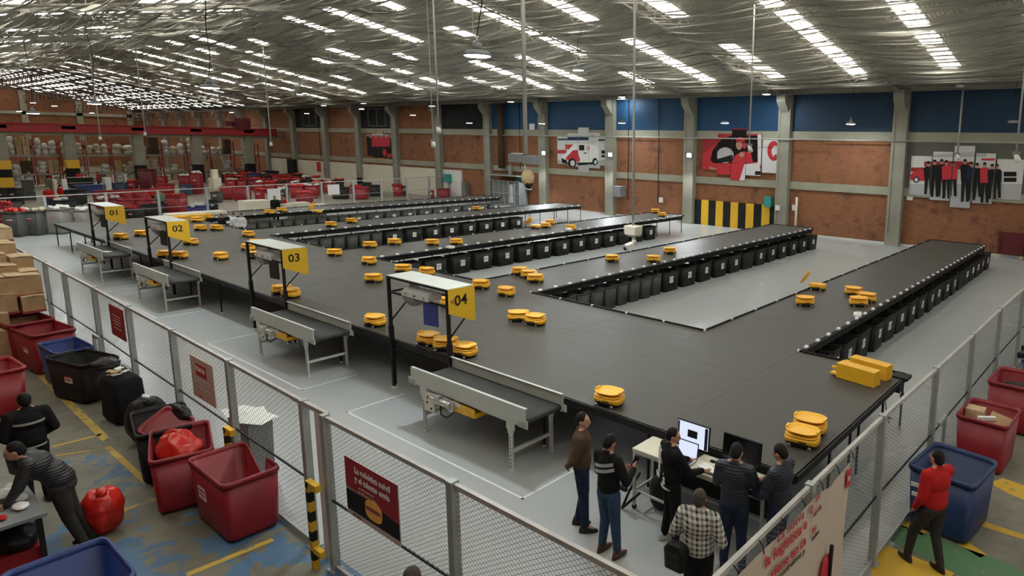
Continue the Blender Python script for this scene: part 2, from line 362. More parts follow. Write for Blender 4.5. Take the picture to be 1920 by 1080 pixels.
for i, tcol in enumerate(tops):
    a, b = COLX[i]-.39, COLX[i+1]+.39
    if tcol: MB().box(((a+b)/2, WY-.02, 7.3), (a-b, .05, 2.2)).ob('painted_panel', tcol, wb)
    if i in (8, 10):
        q = MB(); cx = (a+b)/2
        for dx in (-1.6, 0, 1.6): q.box((cx+dx, WY-.06, 7.3), (.05, .05, 1.7))
        for dz in (-.85, .85): q.box((cx, WY-.06, 7.3+dz), (3.25, .05, .05))
        q.ob('window_frame', 'greybox', wb)
a = COLX[0]; MB().box((.4, WY-.02, 4.25), (6.3, .05, 3.0)).ob('painted_panel', 'greyw', wb)
# cream wainscot panels
for x0, x1 in ((-41.9, -44.6), (-45.4, -48.6), (-48.62, -51.6), (-52.4, -55.3), (-55.32, -58.5), (-59.3, -62.), (-62.02, -65.4), (-66.2, -69), (-69.02, -72.8), (-73.6, -76.5), (-76.52, -79.8)):
    MB().box(((x0+x1)/2, WY-.08, 1.27), (abs(x0-x1), .16, 2.55)).ob('wall_panel', 'white' if x0 > -43 else 'cream', wb)
MB().box((-67.8, WY-.18, 1.9), (.9, .03, 1.1)).ob('notice_panel', 'bred', wb)
MB().box((-73.5, WY-.5, 1.3), (1.6, .4, 2.6)).ob('pillar_guard', 'darkp', wb)
# hazard stripes behind the deck of arm four
sa, sb = ony(1303, 400, WY).x, ony(1459, 420, WY).x
n = 11
for i in range(n):
    x0 = sa+(sb-sa)*i/n; x1 = sa+(sb-sa)*(i+1)/n
    MB().box(((x0+x1)/2, WY-.05, .83), (x1-x0, .1, 1.66)).ob('hazard_stripe', 'signy' if i % 2 else 'darkp', wb)
# pipe along the wall
MB().tube((-45, WY-.5, 5.72), (3.9, WY-.5, 5.72), .035, 6).ob('pipe', 'rail', wb)
# rust-brown downpipe in the booth bay
x = ony(947, 250, WY).x; MB().tube((x, WY-.45, 3.), (x, WY-.45, 8.4), .28, 10).ob('duct', 'brown', wb)
for px in (976, 1237, 1180, 600): x = ony(px, 250, WY).x; MB().tube((x, WY-.1, 1.2 if px > 1000 else 3), (x, WY-.1, 8.4), .03, 5).ob('conduit', 'blackp', wb)
x = ony(1498, 360, WY).x; MB().tube((x, WY-.25, 0), (x, WY-.25, 2.3), .07, 8).ob('conduit', 'cream', wb)

wf = struct('wall_far', MB().box((-125.2, 4.5, 6), (.4, 39, 12.6)), 'brick')
mb = MB()
for z in (5.9, 7.8, 2.9): mb.box((-124.9, 4.5, z), (.3, 39, .45))
for y in range(-14, 24, 6): mb.box((-124.9, y, 5.5), (.3, .7, 11))
mb.ob('beam', 'conc2', wf)

SL = .187; RY = 4.5
def rz_(y): return 8.6+SL*(WY-RY) - SL*abs(y-RY)
YL = -15.
ce = struct('ceiling', MB().poly([(-82, RY, rz_(RY)), (12, RY, rz_(RY)), (12, WY+.4, rz_(WY+.4)), (-82, WY+.4, rz_(WY+.4))], (0, 0, 1), .05)
            .poly([(-82, YL, rz_(YL)), (12, YL, rz_(YL)), (12, RY, rz_(RY)), (-82, RY, rz_(RY))], (0, 0, 1), .05), 'roof')
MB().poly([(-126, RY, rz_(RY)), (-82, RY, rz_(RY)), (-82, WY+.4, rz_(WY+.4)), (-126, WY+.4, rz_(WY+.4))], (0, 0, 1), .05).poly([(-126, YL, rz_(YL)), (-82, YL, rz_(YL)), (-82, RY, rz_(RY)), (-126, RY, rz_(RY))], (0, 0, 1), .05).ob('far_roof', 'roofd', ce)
struct('wall_left', MB().box((-57, YL-.2, 4.3), (138, .4, 9)), 'brick')
# skylight sheets: one object each in the near strips, the far ones joined
R = random.Random(3); skm = {}
def sky_mesh(L):
    L = round(L, 1)
    if L not in skm:
        mb = MB(); th = math.atan(SL); mb.box((0, 0, 0), (.84, L, .03)); skm[L] = mb.mesh('skylight_sheet', 'sky')
    return skm[L]
cnt = 0; brace = MB()
for k in range(-2, 18):  # the first two strips lie out of view, added for their light
    X = -.05-4.62*k
    segs = []
    for side in (1, -1):
        y = 5.6
        ymax = 21.2 if side == 1 else 23.
        while y < ymax-.6:
            L = R.choice((1.5, 2.2, 3.0, 3.0) if k < 7 else (.9, 1.3, 1.9, 2.4)); L = min(L, ymax-y)
            if R.random() < (.80 if k < 7 else .66): segs.append((y+L/2, L, side))
            y += L+R.choice((.12, .15, .5) if k < 7 else (.3, .5, .9))
    for q_ in range(34 if k < 12 else 0):
        for side in (1, -1):
            y = RY+side*(1.+.5*q_)
            if y > -13.5: brace.tube((X-.5, y, rz_(y)-.16), (X+.5, y+side*.5*(1 if q_ % 2 else -1), rz_(y)-.2), .022, 3, caps=False)
    for yc, L, side in segs:
        Y = yc if side == 1 else 2*RY-yc
        if Y < -14: continue
        o = link('skylight_sheet', sky_mesh(L), ce, loc=(X+R.uniform(-.05, .05), Y, rz_(Y)-.03), rot=(-math.atan(SL)*side, 0, 0)); cnt += 1
mb = MB()
for k in range(19):
    X = -83-2.25*k
    for j in range(7):
        for side in (1, -1):
            y = RY+side*(1.3+j*2.6); 
            if R.random() < .85: [mb.box((X, y+q_, rz_(y+q_)-.03), (.55, .75, .03), rx=-math.atan(SL)*side) for q_ in (-.6, .6)]
brace.ob('skylight_bracing', 'truss', ce, kind='stuff')
M['sky2'] = mat('dim_skylight_sheet', (.7, .7, .66), .5, emit=(1.0, .95, .85), es=4.5); mb.ob('far_skylight_sheets', 'sky2', ce, kind='stuff')  # far sheets glow more weakly to keep the far hall dim
# lattice joists along X, trusses along Y
mb = MB()
Yj = [-14+1.6*i for i in range(24)]
for y in Yj:
    z = rz_(y)-.1
    for zz in (z, z-.38): mb.box((-36, y, zz), (92, .05, .05))
    x = -82
    while x < 10:
        mb.tube((x, y, z), (x+.45, y, z-.38), .012, 3, caps=False); mb.tube((x+.45, y, z-.38), (x+.9, y, z), .012, 3, caps=False); x += .9
mb.ob('lattice_joists', 'truss', ce, kind='stuff')
for i, x in enumerate(COLX):
    mb = MB(); ys = [-14.5+1.2*j for j in range(32)] + [23.3]; far = x < -82
    for a, b in zip(ys, ys[1:]):
        za, zb = rz_(a)-.08, rz_(b)-.08
        mb.tube((x, a, za), (x, b, zb), .05, 4); mb.tube((x, a, za-.42), (x, b, zb-.42), .04, 4); mb.tube((x, a, za-.42), (x, b, zb), .02, 4, caps=False); mb.tube((x, b, zb), (x, b, zb-.42), .02, 4, caps=False)
    mb.ob('roof_truss', 'truss', ce)
mb = MB()
for i in range(7):
    y = -12+5.5*i; z = rz_(y)-1.
    x = -124
    while x < -82:
        mb.tube((x, y, z), (x+1, y, z-1), .04, 4, caps=False); mb.tube((x+1, y, z-1), (x+2, y, z), .04, 4, caps=False); mb.tube((x, y, z), (x+2, y, z), .05, 4, caps=False); mb.tube((x, y, z-1), (x+2, y, z-1), .05, 4, caps=False); x += 2
mb.ob('far_trusses', 'trussr', ce, kind='stuff')
# sagging net
nx, ny = 170, 96; vs = []; R = random.Random(5); ph = [R.uniform(0, 6.28) for _ in range(ny+1)]; am = [R.uniform(.0, .38) for _ in range(ny+1)]
for j in range(ny+1):
    y = -14.6+(WY+14.0)*j/ny
    for i in range(nx+1):
        x = -80+90*i/nx; u = ((x+3.1) % 7)/7
        wf_ = min(1, max(.12, (WY-y)/7)); sag = (4*u*(1-u)*(.18+am[j]*.8) + .07*math.sin(x*.35+ph[j]) + .05*math.sin(y*2.1+x*.2))*wf_
        vs.append((x, y, max(8.5, rz_(y)-.50*wf_-.08-sag)))
mb = MB().add(vs, [(j*(nx+1)+i, j*(nx+1)+i+1, (j+1)*(nx+1)+i+1, (j+1)*(nx+1)+i) for j in range(ny) for i in range(nx)], smooth=True)
mb.ob('ceiling_net', 'net', ce, kind='stuff')
# gathered folds of the net, long thin ribbons
mb = MB()
for j in range(46):
    y = -13.5+.8*j + R.uniform(-.2, .2); s = R.uniform(.2, .6); x = -80; p = None
    while x < 10:
        u = ((x+3.1) % 7)/7; q = (x, y+.08*math.sin(x*.3+j), max(8.5, rz_(y)-.66-4*u*(1-u)*s*.8*min(1, (WY+1-y)/7)))
        if p: mb.tube(p, q, .032, 3, caps=False)
        p = q; x += 1.4
mb.ob('net_folds', 'net' if 0 else 'truss', ce, kind='stuff')

# painted floor lines
def strip(px, wdt, m, name='floor_line', z=.004):
    pts = [onz(*p) for p in px]; mb = MB()
    for a, b in zip(pts, pts[1:]):
        d = (b-a).normalized(); q = Vector((-d.y, d.x, 0))*wdt/2
        mb.add([a-q+Vector((0, 0, z)), b-q+Vector((0, 0, z)), b+q+Vector((0, 0, z)), a+q+Vector((0, 0, z))], [(0, 1, 2, 3)])
    return mb
tr = struct('trim_2', strip([(52, 680), (200, 825)], .12, 'wline'), 'wline')
for px, wd in (([(200, 852-15), (285, 958-45)], .09), ([(285, 905), (305, 945)], .05), ([(98, 838), (190, 815)], .09), ([(100, 760-18), (160, 740)], .05), ([(105, 855), (170, 845)], .05), ([(155, 985), (310, 930)], .11), ([(350, 1078), (512, 1012)], .10), ([(110, 748), (135, 743)], .05)):
    strip(px, wd, 'wline').ob('painted_line', 'wline', tr)
tr = struct('trim_3', MB().poly([onz(*p) for p in ((1633, 1040), (1655, 1020), (1790, 1075), (1760, 1100), (1633, 1100))], (0, 0, 1), .003), 'wline2')
MB().poly([onz(*p) for p in ((1662, 1010), (1690, 985), (1900, 1060), (1935, 1085), (1800, 1080))], (0, 0, 1), .003).ob('painted_band', 'wgreen', tr)
for q in (((1686, 985), (1700, 978), (1740, 996), (1728, 1004)), ((1795, 1020), (1812, 1014), (1850, 1040), (1838, 1046)), ((1835, 985), (1845, 978), (1925, 1004), (1925, 1014)), ((1855, 905), (1880, 897), (1925, 912), (1925, 940), (1890, 925))):
    MB().poly([onz(*p) for p in q], (0, 0, 1), .003).ob('painted_band', 'wline2', tr)
# white rectangles around the induction stations
tr = struct('trim_4', strip([(540, 575), (860, 700)], .03, 'line'), 'line')
for c in ((-2.3, 0), (-9.4, 0), (-18.4, 0), (-25, 0)):
    x0 = c[0]-2.1; mb = MB()
    for a, b in (((x0, -5.0), (x0, -6.2)), ((x0, -6.2), (x0+5.2, -6.2)), ((x0+5.2, -6.2), (x0+5.2, -5.0))):
        d = Vector((b[0]-a[0], b[1]-a[1], 0)); mb.box(((a[0]+b[0])/2, (a[1]+b[1])/2, .002), (abs(d.x)+.04, abs(d.y)+.04, .003))
    mb.ob('painted_line', 'line', tr)

# ================================================================== SORTING DECK
DK = 1.084
ARMS = [(0.0, 2.4), (-8.4, -6.0), (-16.8, -14.4), (-25.2, -22.8), (-33.6, -31.2)]   # left, right edge
DX0, DX1, DY0, AY = -33.6, 4.68, -4.84, 19.4
deck = thing('sorting_deck', 'long charcoal sorting deck with five arms reaching to the brick wall on black legs', 'platform', (0, 0, 0))
def slab(x0, x1, y0, y1, name='deck_panel'):
    return MB().box(((x0+x1)/2, (y0+y1)/2, DK-.02), (x1-x0, y1-y0, .04)).ob(name, 'deck', deck)
x = DX0
while x < DX1-.1: x1 = min(x+2.4, DX1); slab(x, x1-.004, DY0, 0); x = x1
for l, r in ARMS:
    for k in range(8): slab(l, r, k*2.425+.002, (k+1)*2.425)
def edge(p, q, h=.035, dz=0.):
    """black edge strips with a small gap at every joint"""
    p = Vector(p); q = Vector(q); L = (q-p).length; d = (q-p)/L; n = max(1, round(L/1.2)); out = []
    for i in range(n):
        a = p+d*(L*i/n+.03); b = p+d*(L*(i+1)/n-.03); c = (a+b)/2
        MB().box((c.x, c.y, DK+.005+dz), (abs(b.x-a.x)+h, abs(b.y-a.y)+h, .06)).ob('edge_strip', 'deckedge', deck)
        MB().box((a.x-d.x*.03, a.y-d.y*.03, DK+.012), (.05, .05, .06)).ob('joint_cap', 'tagw', deck)
edge((DX0, DY0, 0), (DX1, DY0, 0)) if 0 else None
mb = MB()
mb.box(((DX0+DX1)/2, DY0, DK-.06), (DX1-DX0, .05, .12)); mb.ob('side_beam', 'black', deck)
MB().box((DX1, DY0/2, DK-.05), (.05, -DY0, .10)).ob('side_beam', 'black', deck)
MB().box((DX0, (DY0+AY)/2, DK-.05), (.05, AY-DY0, .10)).ob('side_beam', 'black', deck)
gaps = [(ARMS[i+1][1], ARMS[i][0]) for i in range(4)] + [(2.4, DX1)]
for a, b in gaps: edge((a, 0, 0), (b, 0, 0))
tagm = MB().box((0, 0, .0), (.07, .12, .05)).mesh('chute_tag', 'tagw')
skm_ = MB().box((-.02, 0, -.11), (.05, 1.18, .20)).box((.03, 0, -.03), (.06, 1.19, .06), ry=.5).mesh('chute_skirt', 'black')
for l, r in ARMS:
    edge((l, 0, 0), (l, AY, 0)); 
    MB().box(((l+r)/2, AY, DK-.02), (r-l, .05, .09)).ob('end_beam', 'deckedge', deck)
    for k in range(16):
        y = .6+1.2*k
        link('chute_skirt', skm_, deck, loc=(r+.02, y+.02, DK))
    for k in range(32): link('chute_tag', tagm, deck, loc=(r+.03, .32+.6*k, DK+.02), rot=(0, .3, 0))
legm = MB().tube((0, 0, .03), (0, 0, DK-.06), .022, 8).tube((0, 0, 0), (0, 0, .03), .035, 8, mi=1).box((0, 0, DK-.08), (.12, .08, .05)).mesh('leg', 'black', 'tagw')
for l, r in ARMS:
    for k in range(1, 17):
        link('leg', legm, deck, loc=(r-.03, min(1.2*k, AY-.04), 0))
        if k % 2 == 0: link('leg', legm, deck, loc=(l+.04, min(1.2*k, AY-.04), 0))
x = DX0+.04
while x < DX1:
    link('leg', legm, deck, loc=(x, DY0+.04, 0)); link('leg', legm, deck, loc=(x, DY0+2.4, 0))
    x += 2.38
for y in (-3.6, -2.4, -1.2, -.05): link('leg', legm, deck, loc=(DX1-.04, y, 0)); link('leg', legm, deck, loc=(DX0+.04, y, 0))
mb = MB()
x = DX0+1
while x < DX1: mb.box((x, DY0/2, DK-.1), (.06, -DY0-.1, .1)); x += 1.2
for y in (-1.2, -2.4, -3.6): mb.box(((DX0+DX1)/2, y, DK-.1), (DX1-DX0-.1, .06, .1))
mb.ob('underframe', 'black', deck)
mb = MB()   # row of black panels set back behind the legs
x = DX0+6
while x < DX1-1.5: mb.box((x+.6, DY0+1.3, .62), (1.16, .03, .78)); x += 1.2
mb.ob('under_deck_panels', 'black', deck)
# cables hanging at the free corner
mb = MB().box((DX1-.05, -.15, DK+.0), (.3, .3, .06)).box((DX1+.02, -.5, DK-.12), (.08, .2, .1))
mb.path([(DX1+.03, -.5, .95), (DX1+.05, -.45, .75), (DX1+.1, -.3, .68), (DX1+.02, -.2, .8)], .008)
mb.path([(DX1+.03, -1.3, .98), (DX1+.06, -1.25, .7), (DX1+.12, -1.15, .62), (DX1+.02, -1.1, .6), (DX1+.1, -1.2, .55)], .008)
mb.ob('hanging_cable', 'blackp', deck)

# ================================================================== BINS UNDER THE ARMS
def bin_meshes(L, W, H, m, rim=.035, wall=.02, rr=.09, tap=.88, tagn=''):
    """open tapered bin, long side along local y"""
    lo = [rrect(.0, W*tap, L*tap, rr), rrect(H-.03, W, L, rr), rrect(H-.03, W+rim, L+rim, rr+.01), rrect(H, W+rim, L+rim, rr+.01), rrect(H, W-wall, L-wall, rr), rrect(.05, W*tap-wall, L*tap-wall, rr)]
    return (MB().loft(lo[:2]+[rrect(H-.03, W-wall, L-wall, rr), rrect(.05, W*tap-wall, L*tap-wall, rr)]).mesh('bin_body'+tagn, m),
            MB().loft([lo[1], lo[2], lo[3], lo[4], rrect(H-.03, W-wall, L-wall, rr)], cap0=False, cap1=False).mesh('bin_rim'+tagn, m))
LBL = MB().box((0, 0, 0), (.006, .21, .24)).box((.004, 0, 0), (.003, .205, .012), 1).box((.004, 0, .045), (.002, .16, .018), 1).box((.004, 0, -.05), (.002, .012, .1), 1).mesh('label', 'paper', 'print')
bb = {k: bin_meshes(L, .60, .74, m, tagn=k) for k, (L, m) in dict(big=(.92, 'bin'), small=(.52, 'bin'), worn=(.52, 'bingrey'), wornbig=(.95, 'bingrey')).items()}
ARMN = ['nearest arm', 'fourth arm', 'middle arm', 'second arm', 'far left arm']
R = random.Random(11)
for ai, (l, r) in enumerate(ARMS):
    y = .75 if ai != 1 else .45; out = {4: .46, 3: .12}.get(ai, .10); slots = []
    while y < 18.8:
        narrow = (ai == 1 and y < 5.6) or (ai == 3 and y < 5) or (ai == 4 and y < 7.2) or (ai == 0 and y < 1.8) 
        k = ('small' if ai in (0,) else 'worn') if narrow else ('wornbig' if ai == 4 else 'big')
        step = .62 if narrow else 1.13 if ai else 1.05
        if ai == 2 and y > 16.4: break
        if ai == 3 and y > 13.6: break
        slots.append((y+step/2, k, (not narrow) or (ai == 0))); y += step
    for i, (yy, k, lab) in enumerate(slots):
        fromwall = len(slots)-1-i
        col = 'grey' if 'worn' in k else 'black'
        kind = 'narrow' if k in ('small', 'worn') else 'wide'
        t = thing('storage_bin', f'{col} open bin under the {ARMN[ai]}, {ORD[fromwall]} from the wall', 'bin', (r-.18+out+R.uniform(-.02, .02), yy, 0), R.uniform(-.05, .05), 'bins under the '+ARMN[ai])
        link('body', bb[k][0], t); link('rim', bb[k][1], t)
        if lab and R.random() < .95: link('label', LBL, t, loc=(.285, R.uniform(-.06, .1), .43), rot=(0, .047, 0))

# ================================================================== ROBOTS
def capsule_loop(z, L, W, e=3., n=20, cx=0.):
    l = []
    for i in range(n):
        a = 2*PI*i/n; c, s = math.cos(a), math.sin(a)
        l.append((cx+L*.495*math.copysign(abs(c)**(2/e), c), W*.49*math.copysign(abs(s)**(2/e), s), z))
    return l
def wavy(z, L, W, amp, e=3., n=20):
    l = capsule_loop(z, L, W, e, n); return [(p[0], p[1], p[2]+amp*math.cos(4*PI*i/n)) for i, p in enumerate(l)]
rb = {}
rb['chassis'] = MB().loft([capsule_loop(.012, .44, .33), capsule_loop(.03, .48, .36), capsule_loop(.09, .48, .36)]).mesh('chassis', 'blackp')
rb['body'] = MB().loft([wavy(.062, .49, .37, -.022), wavy(.07, .515, .392, -.022), capsule_loop(.135, .52, .40), capsule_loop(.15, .50, .385)]).mesh('robot_body', 'yel')
rb['gap'] = MB().loft([capsule_loop(.148, .46, .34), capsule_loop(.175, .46, .34)]).mesh('neck', 'tape')
rb['hoop'] = MB().loft([capsule_loop(.158, .49, .37), capsule_loop(.168, .51, .39), capsule_loop(.18, .50, .38)]).mesh('bumper', 'yel')
tr_ = MB().loft([capsule_loop(.188, .36, .26, 2.6), capsule_loop(.232, .50, .39, 2.6), capsule_loop(.24, .50, .39, 2.6), capsule_loop(.236, .47, .36, 2.6), capsule_loop(.212, .36, .26, 2.6)])
for s in (-1, 1): tr_.box((s*.235, 0, .243), (.03, .12, .03), rz=0)
rb['tray'] = tr_.mesh('tray', 'yel')
rb['slot'] = MB().box((0, 0, 0), (.12, .01, .016)).mesh('sensor_slot', 'blackp')
rb['wheel'] = MB().tube((0, -.012, .03), (0, .012, .03), .03, 12).mesh('wheel', 'chrome')
def robot(label, px, py, rz, tilt=0, group='yellow sorting robots on the deck', z=DK, flip=False):
    p = onz(px, py, z); p = Vector((p.x-.12, p.y+.13, z+.001))
    t = thing('sorting_robot', label, 'robot', p, rz, group)
    link('chassis', rb['chassis'], t); b = link('body', rb['body'], t); link('bumper', rb['hoop'], t); link('neck', rb['gap'], t)
    link('sensor_slot', rb['slot'], b, loc=(.06, -.196, .112)); link('sensor_slot', rb['slot'], b, loc=(.06, .196, .112))
    for sx in (-.14, .16): link('wheel', rb['wheel'], t, loc=(sx, -.185, .0))
    if tilt: link('tray', rb['tray'], t, loc=(-.20, 0, .22), rot=(0, -1.0, 0), mw=None) 
    else: link('tray', rb['tray'], t)
    return t
RB = [
 (221, 450, .2, 'behind the right post of gate 01'), (260, 444, .1, 'on the deck right of gate 01'), (372, 433, .0, 'left of the pair behind sign 02'), (402, 433, .1, 'right of the pair behind sign 02'),
 (353, 460, .2, 'just right of the yellow sign 02'), (305, 484, .4, 'touching the left side of the post of gate 02'), (331, 486, .2, 'right of the post of gate 02'), (409, 488, -.1, 'alone between gates 02 and 03'),
 (462, 445, -.2, 'at the mouth of the far left arm'), (461, 471, -.1, 'left of the stack behind the shelf of gate 03'), (477, 462, .2, 'furthest of those behind the shelf of gate 03'), (476, 486, 0, 'half hidden by the left post of gate 03'),
 (334, 416, .2, 'partly behind the shelf of gate 02'), (366, 417, .1, 'behind sign 02 near the seated crew'), (386, 411, .5, 'closest to the seated crew by the far edge'), (303, 440, .2, 'seen under the shelf of gate 02'),
 (502, 402, .3, 'left of the two by the standing far pair'), (526, 398, .4, 'right of the two by the standing far pair'), (618, 426, .3, 'left one on the second arm near its mouth'), (657, 419, .3, 'right one on the second arm near its mouth'),
 (624, 481, .2, 'between gate 03 and the middle arm mouth'), (691, 466, .3, 'first at the mouth of the middle arm'), (737, 460, .3, 'second along the mouth of the middle arm'), (689, 497, -.1, 'by the dark corner of the middle arm opening'),
 (697, 531, .2, 'midway between signs 03 and 04'), (809, 461, .3, 'left of the two beside the middle arm tags'), (854, 460, .3, 'right of the two beside the middle arm tags'), (893, 395, .4, 'lone one far along the second arm'),
 (1023, 428, .4, 'front one of the cluster of three on the middle arm'), (1031, 422, .5, 'rear one of the cluster of three on the middle arm'), (753, 512, .3, 'above the left end of gate shelf 04'), (798, 518, -.2, 'above the middle of gate shelf 04'),
 (974, 517, .3, 'rear one of three queued at the fourth arm'), (991, 523, .3, 'middle one of three queued at the fourth arm'), (1003, 531, .3, 'front one of three queued at the fourth arm'), (900, 543, .0, 'just right of the top of sign 04'),
 (1070, 432, .1, 'beside the white bag on the middle arm'), (1229, 400, .3, 'rear one at the wall end of the middle arm'), (1242, 407, .3, 'front one at the wall end of the middle arm'), (1148, 492, .2, 'first of three along the fourth arm'),
 (1226, 493, .2, 'second of three along the fourth arm by its tags'), (1257, 477, .3, 'third and furthest of three along the fourth arm'), (948, 557, -.1, 'alone right of sign 04'), (971, 605, .3, 'rear left of the touching pair on the open deck'),
 (1003, 612, -.3, 'front right of the touching pair on the open deck'), (842, 577, .3, 'seen through gate 04 under its shelf'), (699, 614, -.4, 'at the deck edge between conveyors 03 and 04'), (800, 650, -.5, 'left of three in line at gate 04'),
 (833, 660, .1, 'middle of three in line at gate 04'), (869, 672, -.4, 'right of three in line at gate 04'), (523, 554, .3, 'left one behind the post of gate 03'), (540, 560, -.2, 'right one behind the post of gate 03'),
 (1513, 575, .1, 'left one near the corner of the nearest arm'), (1604, 556, -.6, 'rear left of three crowded on the nearest arm'), (1630, 568, -.6, 'rear right of three crowded on the nearest arm'), (1614, 576, .1, 'front one of three crowded on the nearest arm'),
 (1143, 765, -.75, 'alone at the near deck edge above the person in the brown jumper'), (1511, 843, -.72, 'front one of the two beside the laptop group'), (1525, 819, -.72, 'rear one of the two beside the laptop group'),
]
for px, py, rz, lb in RB: robot('yellow sorting robot '+lb, px, py, .12 if rz < 0 else .45+rz*.5)
robot('yellow robot with its tray tipped up on the nearest arm', 1536, 545, .1, 1)
robot('yellow robot with tipped tray in the cluster on the middle arm', 1003, 429, .2, 1)
robot('yellow robot with round tray tipped up on the far left arm', 593, 400, .3, 1)

# yellow charging cabinets
def cabinet(lb, p0, rz):
    t = thing('charging_box', lb, 'charger', p0, rz, 'yellow charging boxes at the deck corner')
    MB().box((.0, 0, .15), (.24, .78, .28)).ob('housing', 'yel2', t)
    MB().box((-.02, .46, .05), (.16, .16, .03)).box((-.08, .44, .18), (.06, .12, .04)).ob('docking_tongue', 'yel2', t)
    MB().box((.123, .05, .17), (.004, .42, .03)).box((.123, -.12, .2), (.004, .3, .012)).ob('printed_band', 'tape', t)
cabinet('front yellow charging box at the free deck corner', (4.05, -.93, DK+.001), PI/2-.15+PI/2*0)
cabinet('rear yellow charging box at the free deck corner', (4.12, -.45, DK+.001), PI/2-.15)
# yellow cartons far left of the deck
for i, (px, py, w_) in enumerate(((322, 415, .5), (348, 413, .5), (374, 411, .5))):
    p = onz(px, py, DK); t = thing('charging_box', 'yellow charging box on the far deck edge, %s from gate 01' % ORD[i], 'charger', (p.x, p.y, DK), .1, 'yellow charging boxes on the far edge')
    MB().box((0, 0, .13), (.5, .62, .26)).ob('housing', 'yel2', t); MB().box((.253, 0, .13), (.004, .4, .05)).ob('printed_band', 'card', t)

# ================================================================== CONVEYORS
NEAR = {'04': 'nearest of the four to the camera', '03': 'second of the four from the camera', '02': 'third of the four from the camera', '01': 'farthest of the four from the camera'}
def conveyor(num, x0):
    t = thing('belt_conveyor', f'grey belt conveyor with yellow drip tray, {NEAR[num]}', 'conveyor', (x0, -5.72, 0), 0, 'induction conveyors along the deck')
    for y in (0, .84):
        g = MB().box((1.6, y, 1.0), (3.2, .018, .30)).box((1.6, y+(.02 if y == 0 else -.02), 1.155), (3.2, .05, .014)).box((1.6, y+(.02 if y == 0 else -.02), .86), (3.2, .05, .014))
        for bx in (.05, 3.15): g.box((bx, y-.012 if y == 0 else y+.012, .90), (.22, .02, .13))
        g.ob('side_guard', 'guard', t)
        for bx in (.06, 3.14):
            MB().box((bx, y-.03 if y == 0 else y+.03, .90), (.16, .02, .09)).tube((bx, y-.05 if y == 0 else y+.03, .9), (bx, y-.03 if y == 0 else y+.05, .9), .03, 8).ob('end_bearing', 'steel', t)
    belt = MB(); L = []
    for i in range(9): a = -PI/2+PI*i/8; L.append((3.12+.05*math.cos(a), .90+.05*math.sin(a)))
    for i in range(9): a = PI/2+PI*i/8; L.append((.08+.05*math.cos(a), .90+.05*math.sin(a)))
    belt.loft([[(x, .02, z) for x, z in L], [(x, .82, z) for x, z in L]]); belt.ob('belt', 'belt', t)
    MB().box((1.6, .42, .84), (2.7, .8, .05)).ob('belt_bed', 'guard', t)
    for x in (.42, 2.86):
        for y in (0, .84):
            s = -1 if y == 0 else 1
            lg = MB().box((x, y+s*.02, .43), (.075, .035, .86)).box((x, y+s*.025, .80), (.2, .02, .14)).box((x, y+s*.025, .70), (.13, .02, .08)).box((x, y+s*.02, .008), (.11, .08, .016))
            l = lg.ob('leg', 'guard', t)
            h = MB()
            for k in range(9): h.box((x, y+s*.04, .08+.065*k), (.014, .004, .03))
            h.ob('leg_slots', 'pdark', l, kind='stuff')
        MB().box((x, .42, .34), (.05, .84, .05)).ob('cross_brace', 'guard', t)
    mo = MB(); mo.tube((.72, -.06, .74), (1.22, -.06, .74), .062, 12).tube((1.22, -.06, .74), (1.32, -.06, .74), .075, 12).tube((.68, -.06, .74), (.72, -.06, .74), .05, 12); mo.box((1.34, -.03, .73), (.1, .12, .16)).box((.95, -.08, .82), (.12, .08, .06)); mo.ob('drive_motor', 'silver', t)
    MB().box((.62, -.02, .62), (.3, .05, .34)).ob('control_plate', 'foam', t)
    MB().tube((.56, -.045, .62), (.56, -.06, .62), .02, 8).tube((.68, -.045, .52), (.68, -.06, .52), .02, 8).box((.60, -.05, .72), (.05, .02, .05)).ob('control_button', 'pdark', t)
    MB().path([(1.0, -.07, .68), (1.05, -.1, .52), (1.2, -.08, .5), (1.3, 0, .6)], .012).ob('motor_cable', 'blackp', t)
    MB().box((1.62, .22, .68), (.62, .5, .03)).box((1.62, -.03, .74), (.62, .02, .16)).box((1.32, .22, .74), (.02, .5, .16)).box((1.93, .22, .70), (.02, .5, .08)).box((1.62, .47, .72), (.62, .02, .1)).ob('yellow_drip_tray', 'yel2', t)
    MB().box((1.3, -.045, .80), (.5, .012, .07)).ob('name_plate', 'ppale', t)
    return t
CX = {'04': -2.86, '03': -9.85, '02': -18.9, '01': -25.5}
for k, v in CX.items(): conveyor(k, v)
p = Vector((-23.4, -5.35, .955)); tag(MB().box(p, (.3, .2, .05), rz=.4).ob('parcel', 'whitebag'), 'small white parcel on the end of the conveyor at gate 01', 'parcel')

